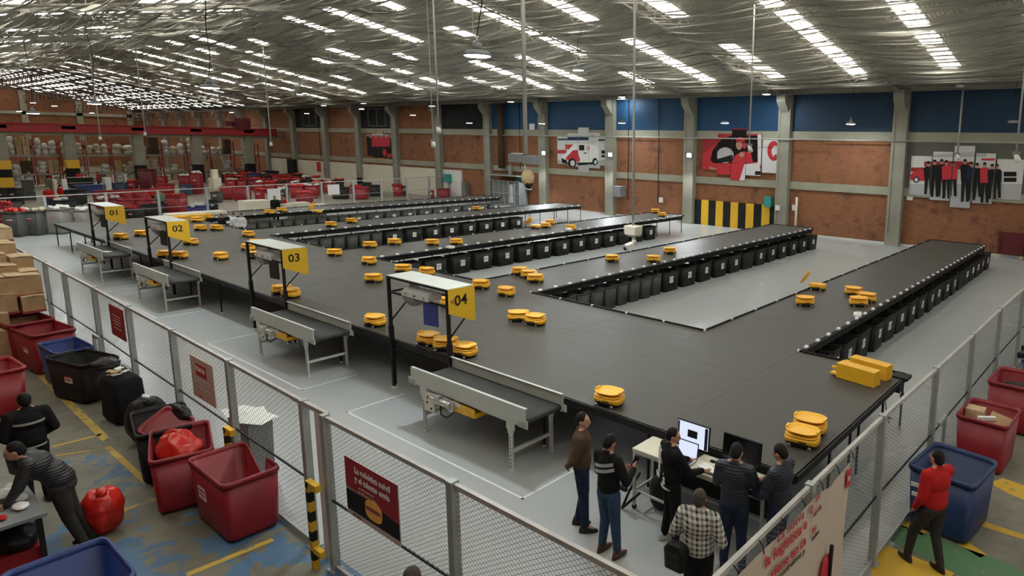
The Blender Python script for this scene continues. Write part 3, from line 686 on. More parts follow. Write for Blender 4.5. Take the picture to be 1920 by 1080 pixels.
# ================================================================== SCAN GATES
def gate(num, x0):
    t = thing('scan_gate', f'black scanner gate with yellow sign numbered {num}, {NEAR[num]}', 'gate', (x0, -4.9, 0), 0, 'numbered scanner gates')
    W, D, H = 2.08, .56, 2.5
    for x in (0, W):
        MB().box((x, 0, H/2+.02), (.06, .06, H-.04)).box((x, 0, 1.2), (.085, .085, .42)).ob('post', 'black', t)
        MB().box((x, 0, .02), (.10, .10, .04)).ob('foot', 'tagw', t)
        f = MB(); f.box((x, D/2, H-.02), (.04, D, .04)).box((x, D/2, H-.34), (.04, D, .04)).box((x, D, H-.18), (.04, .04, .34)); f.tube((x, .02, 1.52), (x, D, H-.46), .018, 6); f.box((x, D, H-.42), (.04, .04, .14)); f.ob('brace', 'black', t)
    for y, z in ((0, H-.02), (0, H-.34), (D, H-.34)): MB().box((W/2, y, z), (W, .035, .04)).ob('cross_bar', 'black', t)
    tp = MB().box((W/2, D/2, H+.012), (W+.06, D+.04, .018)); o = tp.ob('top_sheet', 'guard', t)
    sc = MB().box((1.0, .12, H-.28), (.95, .3, .12)).box((1.0, .12, H-.20), (.85, .26, .05)); o = sc.ob('scanner', 'ppale', t)
    for bx in (.68, 1.0, 1.32): MB().tube((bx, -.035, H-.28), (bx, -.05, H-.28), .022, 10).ob('scanner_light', 'card' if bx != 1.0 else 'pdark', o)
    MB().loft([rrect(H-.55, .2, .16, .03, 3, .72, .14), rrect(H-.42, .44, .3, .04, 3, .72, .14), rrect(H-.36, .46, .3, .04, 3, .72, .14)], smooth=False).ob('camera_head', 'greybox', t)
    MB().box((1.42, .05, H-.62), (.42, .02, .46), rz=.12).ob('monitor', 'blueprint' if num == '04' else 'glass', t)
    MB().box((.16, D-.06, H-.18), (.3, .05, .26)).ob('electrics_box', 'greybox', t)
    sg = MB().poly([(W+.045, -.02, H+.02), (W+.045, D+.03, H+.0), (W+.045, D+.03, H-.74), (W+.045, -.02, H-.47)], (1, 0, 0), .012).ob('number_sign', 'signy', t)
    text(num, .30, 'pdark', frame((W+.06, .11, H-.33), (0, 1, 0), (0, 0, 1)), sg, 'number', bold=.004)
    if num == '04': text('<', .2, 'tape', frame((W+.06, .01, H-.30), (0, 1, 0), (0, 0, 1)), sg, 'arrow')
for k, v in {'04': -4.9, '03': -11.93, '02': -20.2, '01': -27.0}.items(): gate(k, v)

# ================================================================== FENCES
def wires(L, H, pitch, r, m='wire'):
    """diamond mesh panel in the local xz plane"""
    mb = MB(); sl = .62; dx = pitch
    for s in (1, -1):
        x = -H/sl
        while x < L+H/sl:
            pts = []
            # line: X = x + s*z/sl
            z0, z1 = 0., H
            if s == 1: za = max(0, (0-x)*sl); zb = min(H, (L-x)*sl)
            else: za = max(0, (x-L)*sl); zb = min(H, x*sl)
            if zb > za+.01:
                mb.tube((x+s*za/sl, .004*s, za), (x+s*zb/sl, .004*s, zb), r, 3, caps=False, smooth=False)
            x += dx
    return mb
def fence_run(fn, name, posts, H, label, axis, pitch, r, close=(), mid='black', base_z=.06, postw=.09, rail='rail'):
    t = thing(name, label, 'fence')
    for i, p in enumerate(posts):
        MB().box((p[0], p[1], (H+.02)/2), (postw, postw, H+.02)).box((p[0], p[1], .008), (.16, .16, .016)).ob('post', 'steel', t)
    for i, (a, b) in enumerate(zip(posts, posts[1:])):
        if i in close: continue
        a = Vector((*a, 0)); b = Vector((*b, 0)); d = b-a; L = d.length; an = math.atan2(d.y, d.x); c = (a+b)/2
        for z, h, m, nm in ((H-.02, .05, rail, 'top_rail'), (base_z, .04, 'steel', 'bottom_rail'), (H*.47, .022, mid, 'mid_bar')):
            MB().box((c.x, c.y, z), (L-postw, .045 if h > .03 else .02, h), rz=an).ob(nm, m, t)
        o = wires(L-postw, H-.14, pitch, r).ob('wire_mesh', 'wire', t, kind='stuff'); o.location = a+d.normalized()*postw/2+Vector((0, 0, .09)); o.rotation_euler = (0, 0, an)
    return t
LP = [(-38.2, -8.35), (-33, -8.38), (-28, -8.4), (-23, -8.42), (-19.5, -8.44), (-17.1, -8.45), (-15.0, -8.46), (-13.0, -8.48), (-10.45, -8.5), (-7.95, -8.55), (-5.45, -8.58), (-2.95, -8.62), (-.50, -8.66)]
lf = fence_run(0, 'mesh_fence', LP, 2.05, 'long grey wire mesh fence beside the conveyor aisle', 'x', .12, .0026)
LP2 = [(.22, -8.74), (2.77, -8.74), (5.3, -8.74)]
lf2 = fence_run(0, 'mesh_fence', LP2, 2.07, 'near grey wire mesh fence carrying the robot poster', 'x', .085, .0024)
LP3 = [(5.62, -8.6), (5.63, -6.6), (5.65, -4.47), (5.72, -2.16), (5.77, .18), (5.81, 2.66), (5.88, 5.26), (5.95, 7.9), (6.0, 10.6), (6.0, 13.4), (6.0, 16.2), (6.0, 19), (6.0, 21.8)]
rf = fence_run(0, 'mesh_fence', LP3, 2.07, 'grey wire mesh fence down the right side with the beige banner', 'y', .085, .0024)
FP = [(FAR0[0]+(FAR1[0]-FAR0[0])*(y+8.6)/32.4, y) for y in (-8.2, -6.2, -4.1, -1.5, 1.0, 3.6, 6.1, 8.7, 11.3, 13.9, 16.4, 18.9, 21.3, 23.5)]
ff = fence_run(0, 'mesh_fence', FP, 2.0, 'far grey mesh fence in front of the red carts', 'y', .30, .0022, mid='steel', postw=.12)
for (px0, py0, px1, py1) in ((499, 354, 525, 375), (619, 347, 642, 365)):
    a = onx(px0, py0, -40.9); b = onx(px1, py1, -40.9)
    MB().box((-40.75 if px0 < 600 else -41.3, (a.y+b.y)/2, (a.z+b.z)/2), (.03, b.y-a.y, a.z-b.z)).ob('white_board', 'ppale', ff)
# sliding gate leaf bar and latch handles on the fence
for x in (-9.1, -12.1): pass
for px, py in ((530//3*0+176, 632), (232, 690)):
    p = ony(px, py, -8.7); MB().box((p.x, -8.66, p.z), (.42, .05, .06)).box((p.x+.19, -8.66, p.z-.22), (.05, .05, .44)).box((p.x-.19, -8.66, p.z-.22), (.07, .05, .44)).ob('gate_handle', 'steel', lf)
p = onx(1760, 830, 5.8); MB().box((5.80, -1.85, 1.12), (.05, .42, .06)).box((5.80, -1.66, .9), (.05, .05, .44)).ob('gate_handle', 'steel', rf)
MB().box((-.32, -8.66, 2.03), (.9, .05, .06)).ob('gate_rail', 'rail', lf); MB().box((-.1, -8.66, 1.0), (.12, .06, 2.0)).ob('gate_frame', 'ppale', lf)
# hazard striped door stops
def hazard(label, x, y, z0, z1, n):
    t = thing('hazard_bracket', label, 'bracket', (x, y, 0))
    for i in range(n):
        za = z0+(z1-z0)*i/n; zb = z0+(z1-z0)*(i+1)/n
        MB().box((0, 0, (za+zb)/2), (.07, .07, zb-za)).ob('yellow_band' if i % 2 == 0 else 'black_band', 'signy' if i % 2 == 0 else 'darkp', t)
    MB().box((.10, 0, z1-.03), (.26, .07, .09)).ob('yellow_band', 'signy', t); MB().box((.12, 0, z0+.28), (.2, .06, .08)).ob('yellow_band', 'signy', t)
hazard('yellow and black striped bracket at the near fence gate', .0, -8.88, .0, 1.2, 9)
hazard('yellow and black striped bracket behind the red carts', -2.75, -8.80, .0, 1.1, 9)

# posters on the fence
def poster_board(label, x0, x1, z0, z1, y, m):
    t = thing('fence_poster', label, 'poster', (0, 0, 0)); MB().box(((x0+x1)/2, y, (z0+z1)/2), (x1-x0, .012, z1-z0)).ob('sheet', m, t); return t
t = poster_board('red and grey poster with a yellow robot on the near fence', .78, 1.88, 1.04, 1.76, -8.80, 'pgrey')
y = -8.807
MB().box((1.33, y, 1.575), (1.1, .004, .37)).ob('red_field', 'brt', t); MB().poly([(.78, y-.003, 1.40), (1.88, y-.003, 1.40), (1.88, y-.003, 1.30)], (0, -1, 0), .002).ob('red_field', 'brt', t)
MB().box((1.33, y, 1.07), (1.1, .004, .07)).ob('white_strip', 'pinkish', t); MB().box((1.33, y-.001, 1.23), (1.1, .003, .26)).ob('grey_field', 'pdark', t)
text('La robótica móvil', .105, 'paper', frame((1.0, y-.006, 1.62), (1, 0, 0), (0, 0, 1)), t, bold=.002); text('y el talento envía', .105, 'paper', frame((1.0, y-.006, 1.51), (1, 0, 0), (0, 0, 1)), t, bold=.002)
text('se unen para llevar', .042, 'pinkish', frame((1.08, y-.006, 1.44), (1, 0, 0), (0, 0, 1)), t); text('más allá que su logística', .042, 'pinkish', frame((1.05, y-.006, 1.385), (1, 0, 0), (0, 0, 1)), t)
MB().loft([[(1.37+p[0]*.72, y-.004-.006*k, 1.26+p[1]*.62) for p in capsule_loop(0, .5*s, .40*s)] for k, s in ((0, 1), (1, .95))]).ob('robot_picture', 'yel', t)
MB().loft([[(1.37+p[0]*.72, y-.012, 1.275+p[1]*.5) for p in capsule_loop(0, .46, .10)], [(1.37+p[0]*.72, y-.013, 1.275+p[1]*.5) for p in capsule_loop(0, .46, .09)]]).ob('robot_picture', 'tape', t)
text('envía   robotics', .03, 'pdark', frame((.9, y-.006, 1.06), (1, 0, 0), (0, 0, 1)), t)
t = poster_board('pale poster with a red block reading PLACAS on the fence', -4.42, -3.5, 1.15, 1.85, -8.66, 'pinkish')
MB().box((-3.98, -8.67, 1.66), (.42, .006, .20)).ob('red_field', 'bred', t); text('PLACAS', .105, 'paper', frame((-4.17, -8.676, 1.64), (1, 0, 0), (0, 0, 1)), t, bold=.001)
for i, zz in enumerate((1.50, 1.46, 1.42, 1.36, 1.32)): MB().box((-3.98, -8.668, zz), (.62-.08*(i % 2), .004, .012)).ob('text_line', 'pgrey', t)
text('envía          robotics', .04, 'bred', frame((-4.35, -8.668, 1.2), (1, 0, 0), (0, 0, 1)), t)
t = poster_board('small dark red poster on the fence near conveyor 02', -8.9, -8.0, 1.33, 1.97, -8.62, 'brt')
for i, zz in enumerate((1.78, 1.72, 1.66, 1.6, 1.52)): MB().box((-8.45, -8.63, zz), (.5-.1*(i % 2), .004, .015)).ob('text_line', 'pinkish', t)
# big banner on the right fence, slightly rippled, with lettering following the cloth
t = thing('banner', 'large beige banner with red lettering tied to the right fence', 'banner', (0, 0, 0))
BX = 5.71; YE = onx(1592, 850, 5.71).y; ny_, nz_ = 60, 14
def cloth(y, z): return BX + .010*math.sin(y*5.5+z*1.5) + .03*math.exp(-((y+6.35)/.12)**2) + .012*math.sin(z*4+y)
vs = []
for j in range(nz_+1):
    for i in range(ny_+1):
        y = -9.3+(YE+9.3)*i/ny_; ztop = 2.01-.03*abs(math.sin((y+5.7)*2.6)); z = .15+(ztop-.15)*j/nz_; vs.append((cloth(y, z), y, z))
MB().add(vs, [(j*(ny_+1)+i, j*(ny_+1)+i+1, (j+1)*(ny_+1)+i+1, (j+1)*(ny_+1)+i) for j in range(nz_) for i in range(ny_)], smooth=True).ob('cloth', 'banner', t)
def btext(s, size, m, y, z, bold=0.):
    for wd in s.split(' '):
        o = text(wd, size, m, frame((cloth(y, z)+.03, y, z), (0, 1, 0), (0, 0, 1)), t, 'lettering', bold=bold)
        wdt = max(v.co.x for v in o.data.vertices)
        a = cloth(y, z); b = cloth(y+wdt, z); o.matrix_local = frame((a+.028, y, z), (b-a, wdt, 0), (0, 0, 1)); y += wdt+size*.28
def bfit(s, p0, p1, m, bold=0.):
    a = onx(*p0, BX+.03); b = onx(*p1, BX+.03); y, z = a.y, (a.z+b.z)/2; size = .2
    me = text(s, size, m, Matrix.Identity(4), t, 'tmp'); wdt = max(v.co.x for v in me.data.vertices); bpy.data.objects.remove(me)
    btext(s, size*(b.y-a.y)/wdt*.86, m, y, z, bold*.4)
bfit('La nueva', (1458, 1013), (1512, 967), 'tape'); bfit('e', (1516, 966), (1524, 958), 'tape'); bfit('se', (1528, 944), (1539, 932), 'tape'); bfit('envía', (1524, 972), (1543, 950), 'tape')
bfit('la logística e', (1438, 1056), (1521, 988), 'bred', .006); bfit('no', (1523, 1003), (1533, 990), 'bred', .004); bfit('viene en ca', (1450, 1078), (1520, 1018), 'bred', .006); bfit('construimos p', (1462, 1082), (1516, 1036), 'pdark'); bfit('todos', (1523, 1016), (1540, 998), 'pdark')
MB().box((BX+.045, YE-.09, 1.86), (.004, .11, .2)).ob('red_tag', 'bred', t); MB().tube((BX+.047, YE-.09, 1.86), (BX+.052, YE-.09, 1.86), .032, 14).ob('round_logo', 'pinkish', t)
_p = onx(1548, 1062, BX+.03); MB().sphere((BX+.03, _p.y, _p.z-.08), (.02, .14, .22), 14, 8).ob('picture_red_shape', 'bred', t); _p = onx(1558, 1022, BX+.05); MB().tube((BX+.055, _p.y-.02, _p.z-.5), (BX+.06, _p.y, _p.z), .022, 8).ob('picture_pen', 'pdark', t)
for i in range(9): y = -9.0+.42*i; MB().path([(5.67, y, 2.08), (5.70, y+.02, 2.03), (5.715, y+.03, 1.95)], .006, 4).ob('cable_tie', 'blackp', t)

# ================================================================== LAMPS, POLES, CAMERAS
lampm = dict(housing=MB().loft([capsule_loop(.0, .50, .50, 2), capsule_loop(.03, .52, .52, 2), capsule_loop(.09, .40, .40, 2), capsule_loop(.11, .16, .16, 2)]).mesh('housing', 'greybox'),
             heat=MB().tube((0, 0, .10), (0, 0, .24), .085, 10).mesh('heat_sink', 'greybox'), lens=MB().loft([capsule_loop(-.012, .42, .42, 2), capsule_loop(.0, .48, .48, 2)]).mesh('lens', 'lamp'),
             off=MB().loft([capsule_loop(-.012, .42, .42, 2), capsule_loop(.0, .48, .48, 2)]).mesh('lens_unlit', 'ppale'), hook=MB().tube((0, 0, .24), (0, 0, .34), .012, 6).box((0, 0, .34), (.08, .02, .03)).mesh('hook', 'chrome'))
LAMPS = [(895, 105, 53, 1), (394, 165, 33, 1), (1084, 132, 22, 1), (769, 156, 14, 1), (177, 195, 23, 1), (62, 213, 20, 1), (562, 177, 12, 1), (1437, 177, 16, 1), (1595, 233, 14, 1), (1166, 182, 14, 1), (1166, 231, 11, 1), (1567, 105, 20, 0),
         (36, 209, 9, 1), (102, 199, 9, 1), (62, 193, 9, 1), (172, 212, 7, 1), (682, 194, 9, 1), (678, 205, 6, 1), (810, 199, 7, 1), (880, 231, 6, 1), (774, 216, 6, 1), (1016, 232, 7, 1), (958, 191, 9, 1), (1359, 231, 9, 1), (1900, 230, 16, 0), (1801, 163, 14, 0), (575, 213, 9, 1), (607, 198, 5, 1), (434, 211, 5, 1), (248, 203, 6, 1), (368, 198, 6, 1)]
for i, (px, py, wd, on) in enumerate(LAMPS):
    d = F_PX*.52/wd; p = CAM+ray(px, py)*d
    if p.y > WY-.8: p = ony(px, py, WY-2.2)
    if p.x < -118: p = onx(px, py, -118)
    zr = rz_(p.y)-.5
    where = 'biggest one hanging over the deck' if i == 0 else 'second biggest, above gate 02' if i == 1 else f'{ORD[i]} in size, {"lit" if on else "unlit"}' if i < 12 else ''
    t = thing('high_bay_lamp', ('round high bay lamp on a long black cable, '+where) if i < 12 else 'small distant round lamp under the roof, ' + ('far over the racks' if p.x < -60 else f'{ORD[i]} in size'), 'lamp', p, 0, 'high bay lamps' if i < 12 else 'small distant high bay lamps')
    link('housing', lampm['housing'], t); link('lens', lampm['lens' if on else 'off'], t)
    if i < 12: link('heat_sink', lampm['heat'], t); link('hook', lampm['hook'], t)
    h = zr-p.z; mb = MB(); pts = [(0, 0, .33)]+[(.16*math.sin(k/9*PI*1.0)*math.sin(k*.9+i), .1*math.sin(k/9*PI), .33+(h-.33)*k/9) for k in range(1, 10)]
    mb.path(pts, .014, 4).ob('cable', 'blackp', t)
    if i == 0: MB().tube((-.1, 0, .33), (-.1, 0, h), .008, 4).ob('cable', 'rail', t)
    if on and i < 12:
        ld = bpy.data.lights.new('lamp_light', 'AREA'); ld.shape = 'DISK'; ld.size = .45; ld.energy = LAMP_W*(1 if p.y < WY-6 else .45); ld.color = (.88, .95, 1.0); lo = bpy.data.objects.new('lamp_light', ld); C.objects.link(lo); lo.parent = t; lo.location = (0, 0, -.03)
for i, (px, py) in enumerate(((1018, 287), (1143, 290), (1291, 291))):
    p = ony(px, py, WY-.72); t = thing('floodlight', f'glaring white floodlight on a wall column, {ORD[i]} from the left', 'floodlight', p, 0, 'floodlights on the wall columns')
    MB().box((0, .14, 0), (.34, .14, .28)).box((0, .25, -.05), (.06, .2, .06)).ob('housing', 'greybox', t); MB().box((0, .055, 0), (.28, .03, .22)).ob('lens', 'spot', t)
    ld = bpy.data.lights.new('floodlight_light', 'SPOT'); ld.energy = 700; ld.spot_size = 2.6; ld.color = (.92, .97, 1); ld.shadow_soft_size = .1
    lo = bpy.data.objects.new('floodlight_light', ld); C.objects.link(lo); lo.parent = t; lo.location = (0, -.05, 0); lo.rotation_euler = (-1.0, 0, 0)
def pole(label, px0, px, py, d, r, kind):
    p = CAM+ray(px, py)*d; zr = rz_(p.y)-.3; t = thing('hanging_pole', label, 'camera mount', p, 0)
    MB().tube((0, 0, .1), (0, 0, zr-p.z), r, 8).ob('pole', 'hose', t)
    if kind == 'box':
        MB().loft([rrect(-.10, .22, .16, .03), rrect(-.06, .32, .24, .03), rrect(.11, .34, .26, .03), rrect(.13, .30, .22, .03)], smooth=False).ob('junction_box', 'foam' if r < .03 else 'greybox', t)
        MB().tube((0, 0, -.10), (.03, 0, -.2), .04, 8).sphere((.03, 0, -.22), .055, 8, 6).ob('bracket', 'foam', t)
        MB().box((-.02, -.08, -.32), (.2, .16, .13), rz=-.5, rx=.35).ob('camera_body', 'white', t); MB().tube((-.10, -.13, -.36), (-.12, -.16, -.38), .04, 8).ob('camera_lens', 'pdark', t)
    elif kind == 'fan':
        MB().box((-.30, 0, .0), (.56, .26, .22)).box((.22, 0, -.03), (.46, .24, .22)).ob('junction_box', 'greybox', t); MB().box((-.3, 0, .125), (.4, .18, .02)).ob('lamp_cap', 'ppale', t)
        MB().tube((-.05, 0, -.1), (-.02, 0, -.35), .03, 6).ob('bracket', 'foam', t); MB().sphere((.06, 0, -.52), (.18, .18, .24), 12, 8).ob('dome', 'card2', t); MB().tube((.1, -.02, -.75), (.18, -.05, -.66), .09, 10).ob('dome_ring', 'pdark', t)
    else:
        MB().box((0, 0, .05), (.22, .12, .1)).ob('junction_box', 'greybox', t); MB().tube((0, 0, 0), (.1, -.05, -.22), .07, 8, .1).ob('camera_body', 'white', t)
pole('grey ceiling pole with a white camera box low over the middle arm', 1197, 1187, 434, 14.0, .028, 'box')
pole('thick grey ceiling pole carrying a wide grey box and dome', 985, 986, 297, 17.5, .06, 'fan')
pole('thin pole with a white camera by the dark wall panel', 828, 822, 238, 26, .035, 'cam')
pole('thin pole with a white camera before the driver poster', 1410, 1405, 274, 26, .03, 'cam')
pole('slim pole with a white camera in front of the group poster', 1800, 1795, 290, 33, .05, 'cam')
pole('slim pole with a white camera at the right picture edge', 1910, 1905, 290, 20, .03, 'cam')
pole('thin pole with a small white camera over the racks', 180, 188, 256, 45, .04, 'cam')
pole('thin pole with a small white camera left of the dark column', 507, 508, 267, 45, .035, 'cam')
pole('thin pole with a small white camera near the crane beam middle', 271, 272, 248, 45, .035, 'cam')
pole('thin pole with a small white camera beside the first brick bay', 810, 812, 265, 28, .02, 'cam')

# ================================================================== WALL PICTURES (flat prints on separate boards)
def clip(poly, x0, x1, z0, z1):
    for ax, lim, sg in ((0, x0, 1), (0, x1, -1), (1, z0, 1), (1, z1, -1)):
        out = []
        for a, b in zip(poly, poly[1:]+poly[:1]):
            ia, ib = (a[ax]-lim)*sg >= 0, (b[ax]-lim)*sg >= 0
            if ia: out.append(a)
            if ia != ib: k = (lim-a[ax])/(b[ax]-a[ax]); out.append((a[0]+(b[0]-a[0])*k, a[1]+(b[1]-a[1])*k))
        poly = out
        if len(poly) < 3: return []
    return poly
def picture(label, Yp, boards, shapes, base):
    """boards and shapes are measured on the wall plane; every board is a part with its share of the print"""
    t = thing('wall_picture', label, 'picture'); conv = lambda p: (ony(p[0], p[1], Yp).x, ony(p[0], p[1], Yp).z)
    for bd in boards:
        ym = (bd[1]+bd[3])/2; x0, z1, x1, z0 = conv((bd[0], ym))[0], conv(bd[:2])[1], conv((bd[2], ym))[0], conv(bd[2:4])[1]; mb = MB().box(((x0+x1)/2, Yp+.02, (z0+z1)/2), (x1-x0-.03, .05, z1-z0))
        b = mb.ob('board', base, t)
        for k, (mname, pts) in enumerate(shapes):
            q = clip([conv(p) for p in pts], x0+.015, x1-.015, z0, z1)
            if len(q) >= 3:
                y = Yp-.006-.0012*k
                a = sum(q[i][0]*q[(i+1) % len(q)][1]-q[(i+1) % len(q)][0]*q[i][1] for i in range(len(q)))
                if a < 0: q = q[::-1]
                MB().add([(p[0], y, p[1]) for p in q], [list(range(len(q)))]).ob('print', mname, b)
    return t
def disc(cx, cy, rx, ry, n=14): return [(cx+rx*math.cos(2*PI*i/n), cy+ry*math.sin(2*PI*i/n)) for i in range(n)]
def rc(a, b, c, d): return [(a, b), (c, b), (c, d), (a, d)]
picture('five-board picture of a red and white delivery van', WY-.12, [(1045, 256, 1064, 308), (1064, 250, 1084, 313), (1084, 239, 1104, 323), (1104, 249, 1125, 316), (1125, 257, 1141, 311)], [
    ('ppale', rc(1040, 236, 1145, 325)), ('pgrey', rc(1045, 300, 1141, 325)), ('bred', rc(1045, 281, 1062, 288)), ('jeans', rc(1046, 260, 1104, 263)), ('jeans', rc(1122, 261, 1141, 264)), ('jeans', rc(1064, 257, 1104, 260)),
    ('bred', rc(1060, 271, 1082, 280)), ('paper', [(1076, 270), (1086, 269), (1118, 272), (1122, 280), (1122, 303), (1086, 306), (1070, 306), (1052, 303), (1050, 296), (1060, 288)]),
    ('bred', [(1060, 291), (1068, 283), (1083, 281), (1088, 300), (1086, 304), (1062, 300)]), ('pdark', [(1052, 296), (1062, 300), (1066, 308), (1054, 305)]), ('paper', [(1055, 293), (1078, 274), (1084, 272), (1062, 295)]), ('pdark', rc(1086, 272, 1096, 282)), ('pdark', rc(1095, 286, 1100, 288)),
    ('pdark', [(1080, 305), (1122, 304), (1122, 307), (1086, 310)]), ('pdark', disc(1073, 306, 8, 9)), ('ppale', disc(1074, 306, 4.5, 5.5)), ('pdark', disc(1116, 303, 5, 7)), ('ppale', disc(1117, 304, 2.6, 4)), ('bred', disc(1103, 278, 3, 4)), ('paper', disc(1103, 278, 1.7, 2.5)), ('bred', disc(1110, 255, 3, 2.6)), ('paper', disc(1110, 255, 1.5, 1.3)), ('bred', [(1112, 257), (1117, 253), (1114, 258)]),
    ('pdark', rc(1128, 282, 1140, 288)), ('pdark', rc(1128, 291, 1140, 295)), ('pgrey', rc(1105, 265, 1118, 266))], 'ppale')
picture('five-board picture of a driver in red at a car window', WY-.12, [(1317, 261, 1345, 319), (1345, 251, 1371, 328), (1371, 241, 1399, 339), (1399, 251, 1428, 330), (1429, 262, 1458, 325)], [
    ('pgrey', rc(1315, 250, 1345, 282)), ('brt', rc(1315, 240, 1430, 340)), ('bred', [(1317, 290), (1345, 266), (1372, 245), (1425, 248), (1430, 262), (1400, 305), (1317, 318)]), ('glass', [(1332, 300), (1336, 282), (1352, 262), (1372, 254), (1420, 254), (1424, 303), (1340, 308)]), ('glass', rc(1372, 243, 1400, 262)),
    ('pgrey', disc(1360, 291, 16, 15)), ('pdark', [(1345, 298), (1374, 290), (1374, 303), (1350, 305)]), ('bred', [(1372, 305), (1380, 290), (1395, 284), (1408, 286), (1412, 305)]), ('pskin', disc(1386, 272, 6, 9)), ('bred', disc(1389, 262, 9, 5)), ('bred', disc(1396, 273, 4, 6)), ('pskin', disc(1391, 290, 5, 5)),
    ('bred', rc(1317, 306, 1400, 340)), ('ppale', [(1396, 308), (1424, 305), (1428, 332), (1386, 340)]), ('pskin', [(1330, 312), (1345, 316), (1345, 318), (1330, 318)]), ('ppale', rc(1421, 252, 1428, 310)), ('pdark', rc(1416, 321, 1427, 328)),
    ('ppale', rc(1429, 255, 1460, 330)), ('bred', disc(1451, 283, 12, 19)), ('ppale', disc(1454, 284, 7, 11)), ('brt', rc(1452, 290, 1458, 300))], 'brt')
S = [('ppale', rc(1700, 260, 1920, 400)), ('pgrey', rc(1700, 345, 1920, 400)), ('pgrey', [(1750, 290), (1850, 283), (1850, 294), (1750, 295)]), ('brt', rc(1708, 314, 1736, 322)), ('bred', [(1706, 328), (1716, 320), (1736, 318), (1738, 340), (1708, 338)]), ('pdark', disc(1718, 337, 6, 6)), ('ppale', disc(1718, 337, 3.4, 3.6)),
     ('brt', [(1733, 303), (1800, 302), (1822, 304), (1825, 320), (1733, 312)]), ('bred', rc(1840, 297, 1865, 301)), ('pdark', rc(1882, 322, 1906, 341)), ('ppale', rc(1880, 331, 1908, 333))]
for cx, hy, hgt, c1 in ((1741, 306, 58, 'pdark'), (1753, 303, 66, 'pdark'), (1766, 302, 66, 'pdark'), (1775, 304, 68, 'bred'), (1787, 306, 62, 'bred'), (1810, 302, 76, 'pdark'), (1822, 307, 68, 'jeansd'), (1833, 309, 60, 'pdark'), (1847, 308, 72, 'bred'), (1861, 311, 62, 'pdark'), (1870, 311, 60, 'pdark')):
    S += [(c1, [(cx-9, hy+9), (cx-4, hy+6), (cx+5, hy+6), (cx+9, hy+9), (cx+8, hy+hgt*.5), (cx-8, hy+hgt*.5)]), ('pdark', [(cx-7, hy+hgt*.48), (cx, hy+hgt*.48), (cx-3, hy+hgt), (cx-8, hy+hgt)]), ('pdark', [(cx, hy+hgt*.48), (cx+7, hy+hgt*.48), (cx+7, hy+hgt), (cx+2, hy+hgt)]), ('pskin', disc(cx, hy+2, 3.2, 4.5)), ('pdark', disc(cx, hy-1.4, 3.4, 2.6))]
picture('five-board picture of a team in black and red clothes', WY-.12, [(1706, 292, 1745, 367), (1746, 284, 1784, 377), (1785, 273, 1824, 391), (1826, 287, 1864, 383), (1866, 298, 1918, 376)], S, 'ppale')
S = [('card', rc(680, 240, 745, 305))]
for k in range(11): cx = 690+k*5; S += [('bred' if 1 < k < 9 else 'pdark', rc(cx-3, 256+(k % 2)*3, cx+3, 276)), ('pdark', rc(cx-3, 275, cx+2, 296)), ('pskin', disc(cx, 253+(k % 2)*3, 1.6, 2.2))]
S += [('bred', disc(722, 286, 4, 7)), ('bred', rc(727, 288, 738, 295)), ('pgrey', rc(686, 250, 740, 254))]
picture('small five-board picture of a red team far along the wall', WY-.12, [(688, 253, 699, 292), (699, 250, 709, 297), (709, 244, 720, 304), (720, 252, 731, 297), (731, 254, 741, 294)], S, 'brt')
# wall boxes
def wbox(label, x0, y0, x1, y1, m, dp=.3, cat='box'):
    a = ony(x0, y0, WY-.1); b = ony(x1, y1, WY-.1); t = thing('wall_box', label, cat, ((a.x+b.x)/2, WY-.05, b.z)); h = a.z-b.z
    MB().box((0, -dp/2, h/2), (b.x-a.x, dp, h)).ob('case', m, t); MB().box((0, -dp-.005, h/2), ((b.x-a.x)*.85, .012, h*.85)).box(((b.x-a.x)*.3, -dp-.02, h/2), (.04, .02, .1)).ob('cover', m, t)
wbox('teal metal wall box at the right end of the hazard stripes', 1437, 368, 1449, 388, 'teal', .35); wbox('teal electrical box behind the caged machine', 971, 331, 985, 346, 'teal'); wbox('teal switch box on the white panel wall', 838, 326, 848, 341, 'teal', .5)
wbox('dark grey meter box on the concrete column', 1157, 348, 1173, 369, 'greybox', .6); wbox('small white notice box by the hazard stripes column', 1485, 384, 1492, 395, 'white', .05, 'notice'); wbox('small white switch on the brick wall', 1236, 370, 1243, 380, 'white', .08, 'switch')
wbox('white notice under the team picture', 1700, 367, 1711, 376, 'white', .03, 'notice'); wbox('pale electrical box beside the teal one', 989, 342, 997, 356, 'ppale'); wbox('white rectangular sign on the blue wall', 992, 232, 1002, 244, 'white', .04, 'sign')
wbox('white paper sheet on the concrete column', 1460, 384, 1467, 394, 'white', .5, 'notice'); wbox('dark steel cabinet at the end of the white panels', 871, 342, 879, 368, 'truss', .4, 'cabinet')
# caged machine at the wall
a = ony(915, 335, WY-1.2); b = ony(973, 385, WY-1.2)
t = thing('caged_machine', 'grey caged lift machine with a flat hood at the brick wall', 'machine', ((a.x+b.x)/2, WY-.7, 0)); Wm = b.x-a.x
MB().box((0, .15, .95), (Wm*.92, .8, 1.9)).ob('case', 'greybox', t); MB().box((0, 0, 2.45), (Wm*1.05, 1.3, .05)).box((0, .3, 2.9), (.2, .2, .9)).ob('hood', 'steel', t)
for k in range(7): MB().box((-Wm/2+Wm*k/6, -.42, 1.0), (.06, .06, 2.0)).ob('cage_bar', 'steel', t)
for z in (.06, 1.0, 2.0): MB().box((0, -.42, z), (Wm, .05, .05)).ob('cage_rail', 'steel', t)
MB().box((Wm*.2, -.3, 1.0), (.3, .1, 1.5)).ob('door', 'ppale', t)
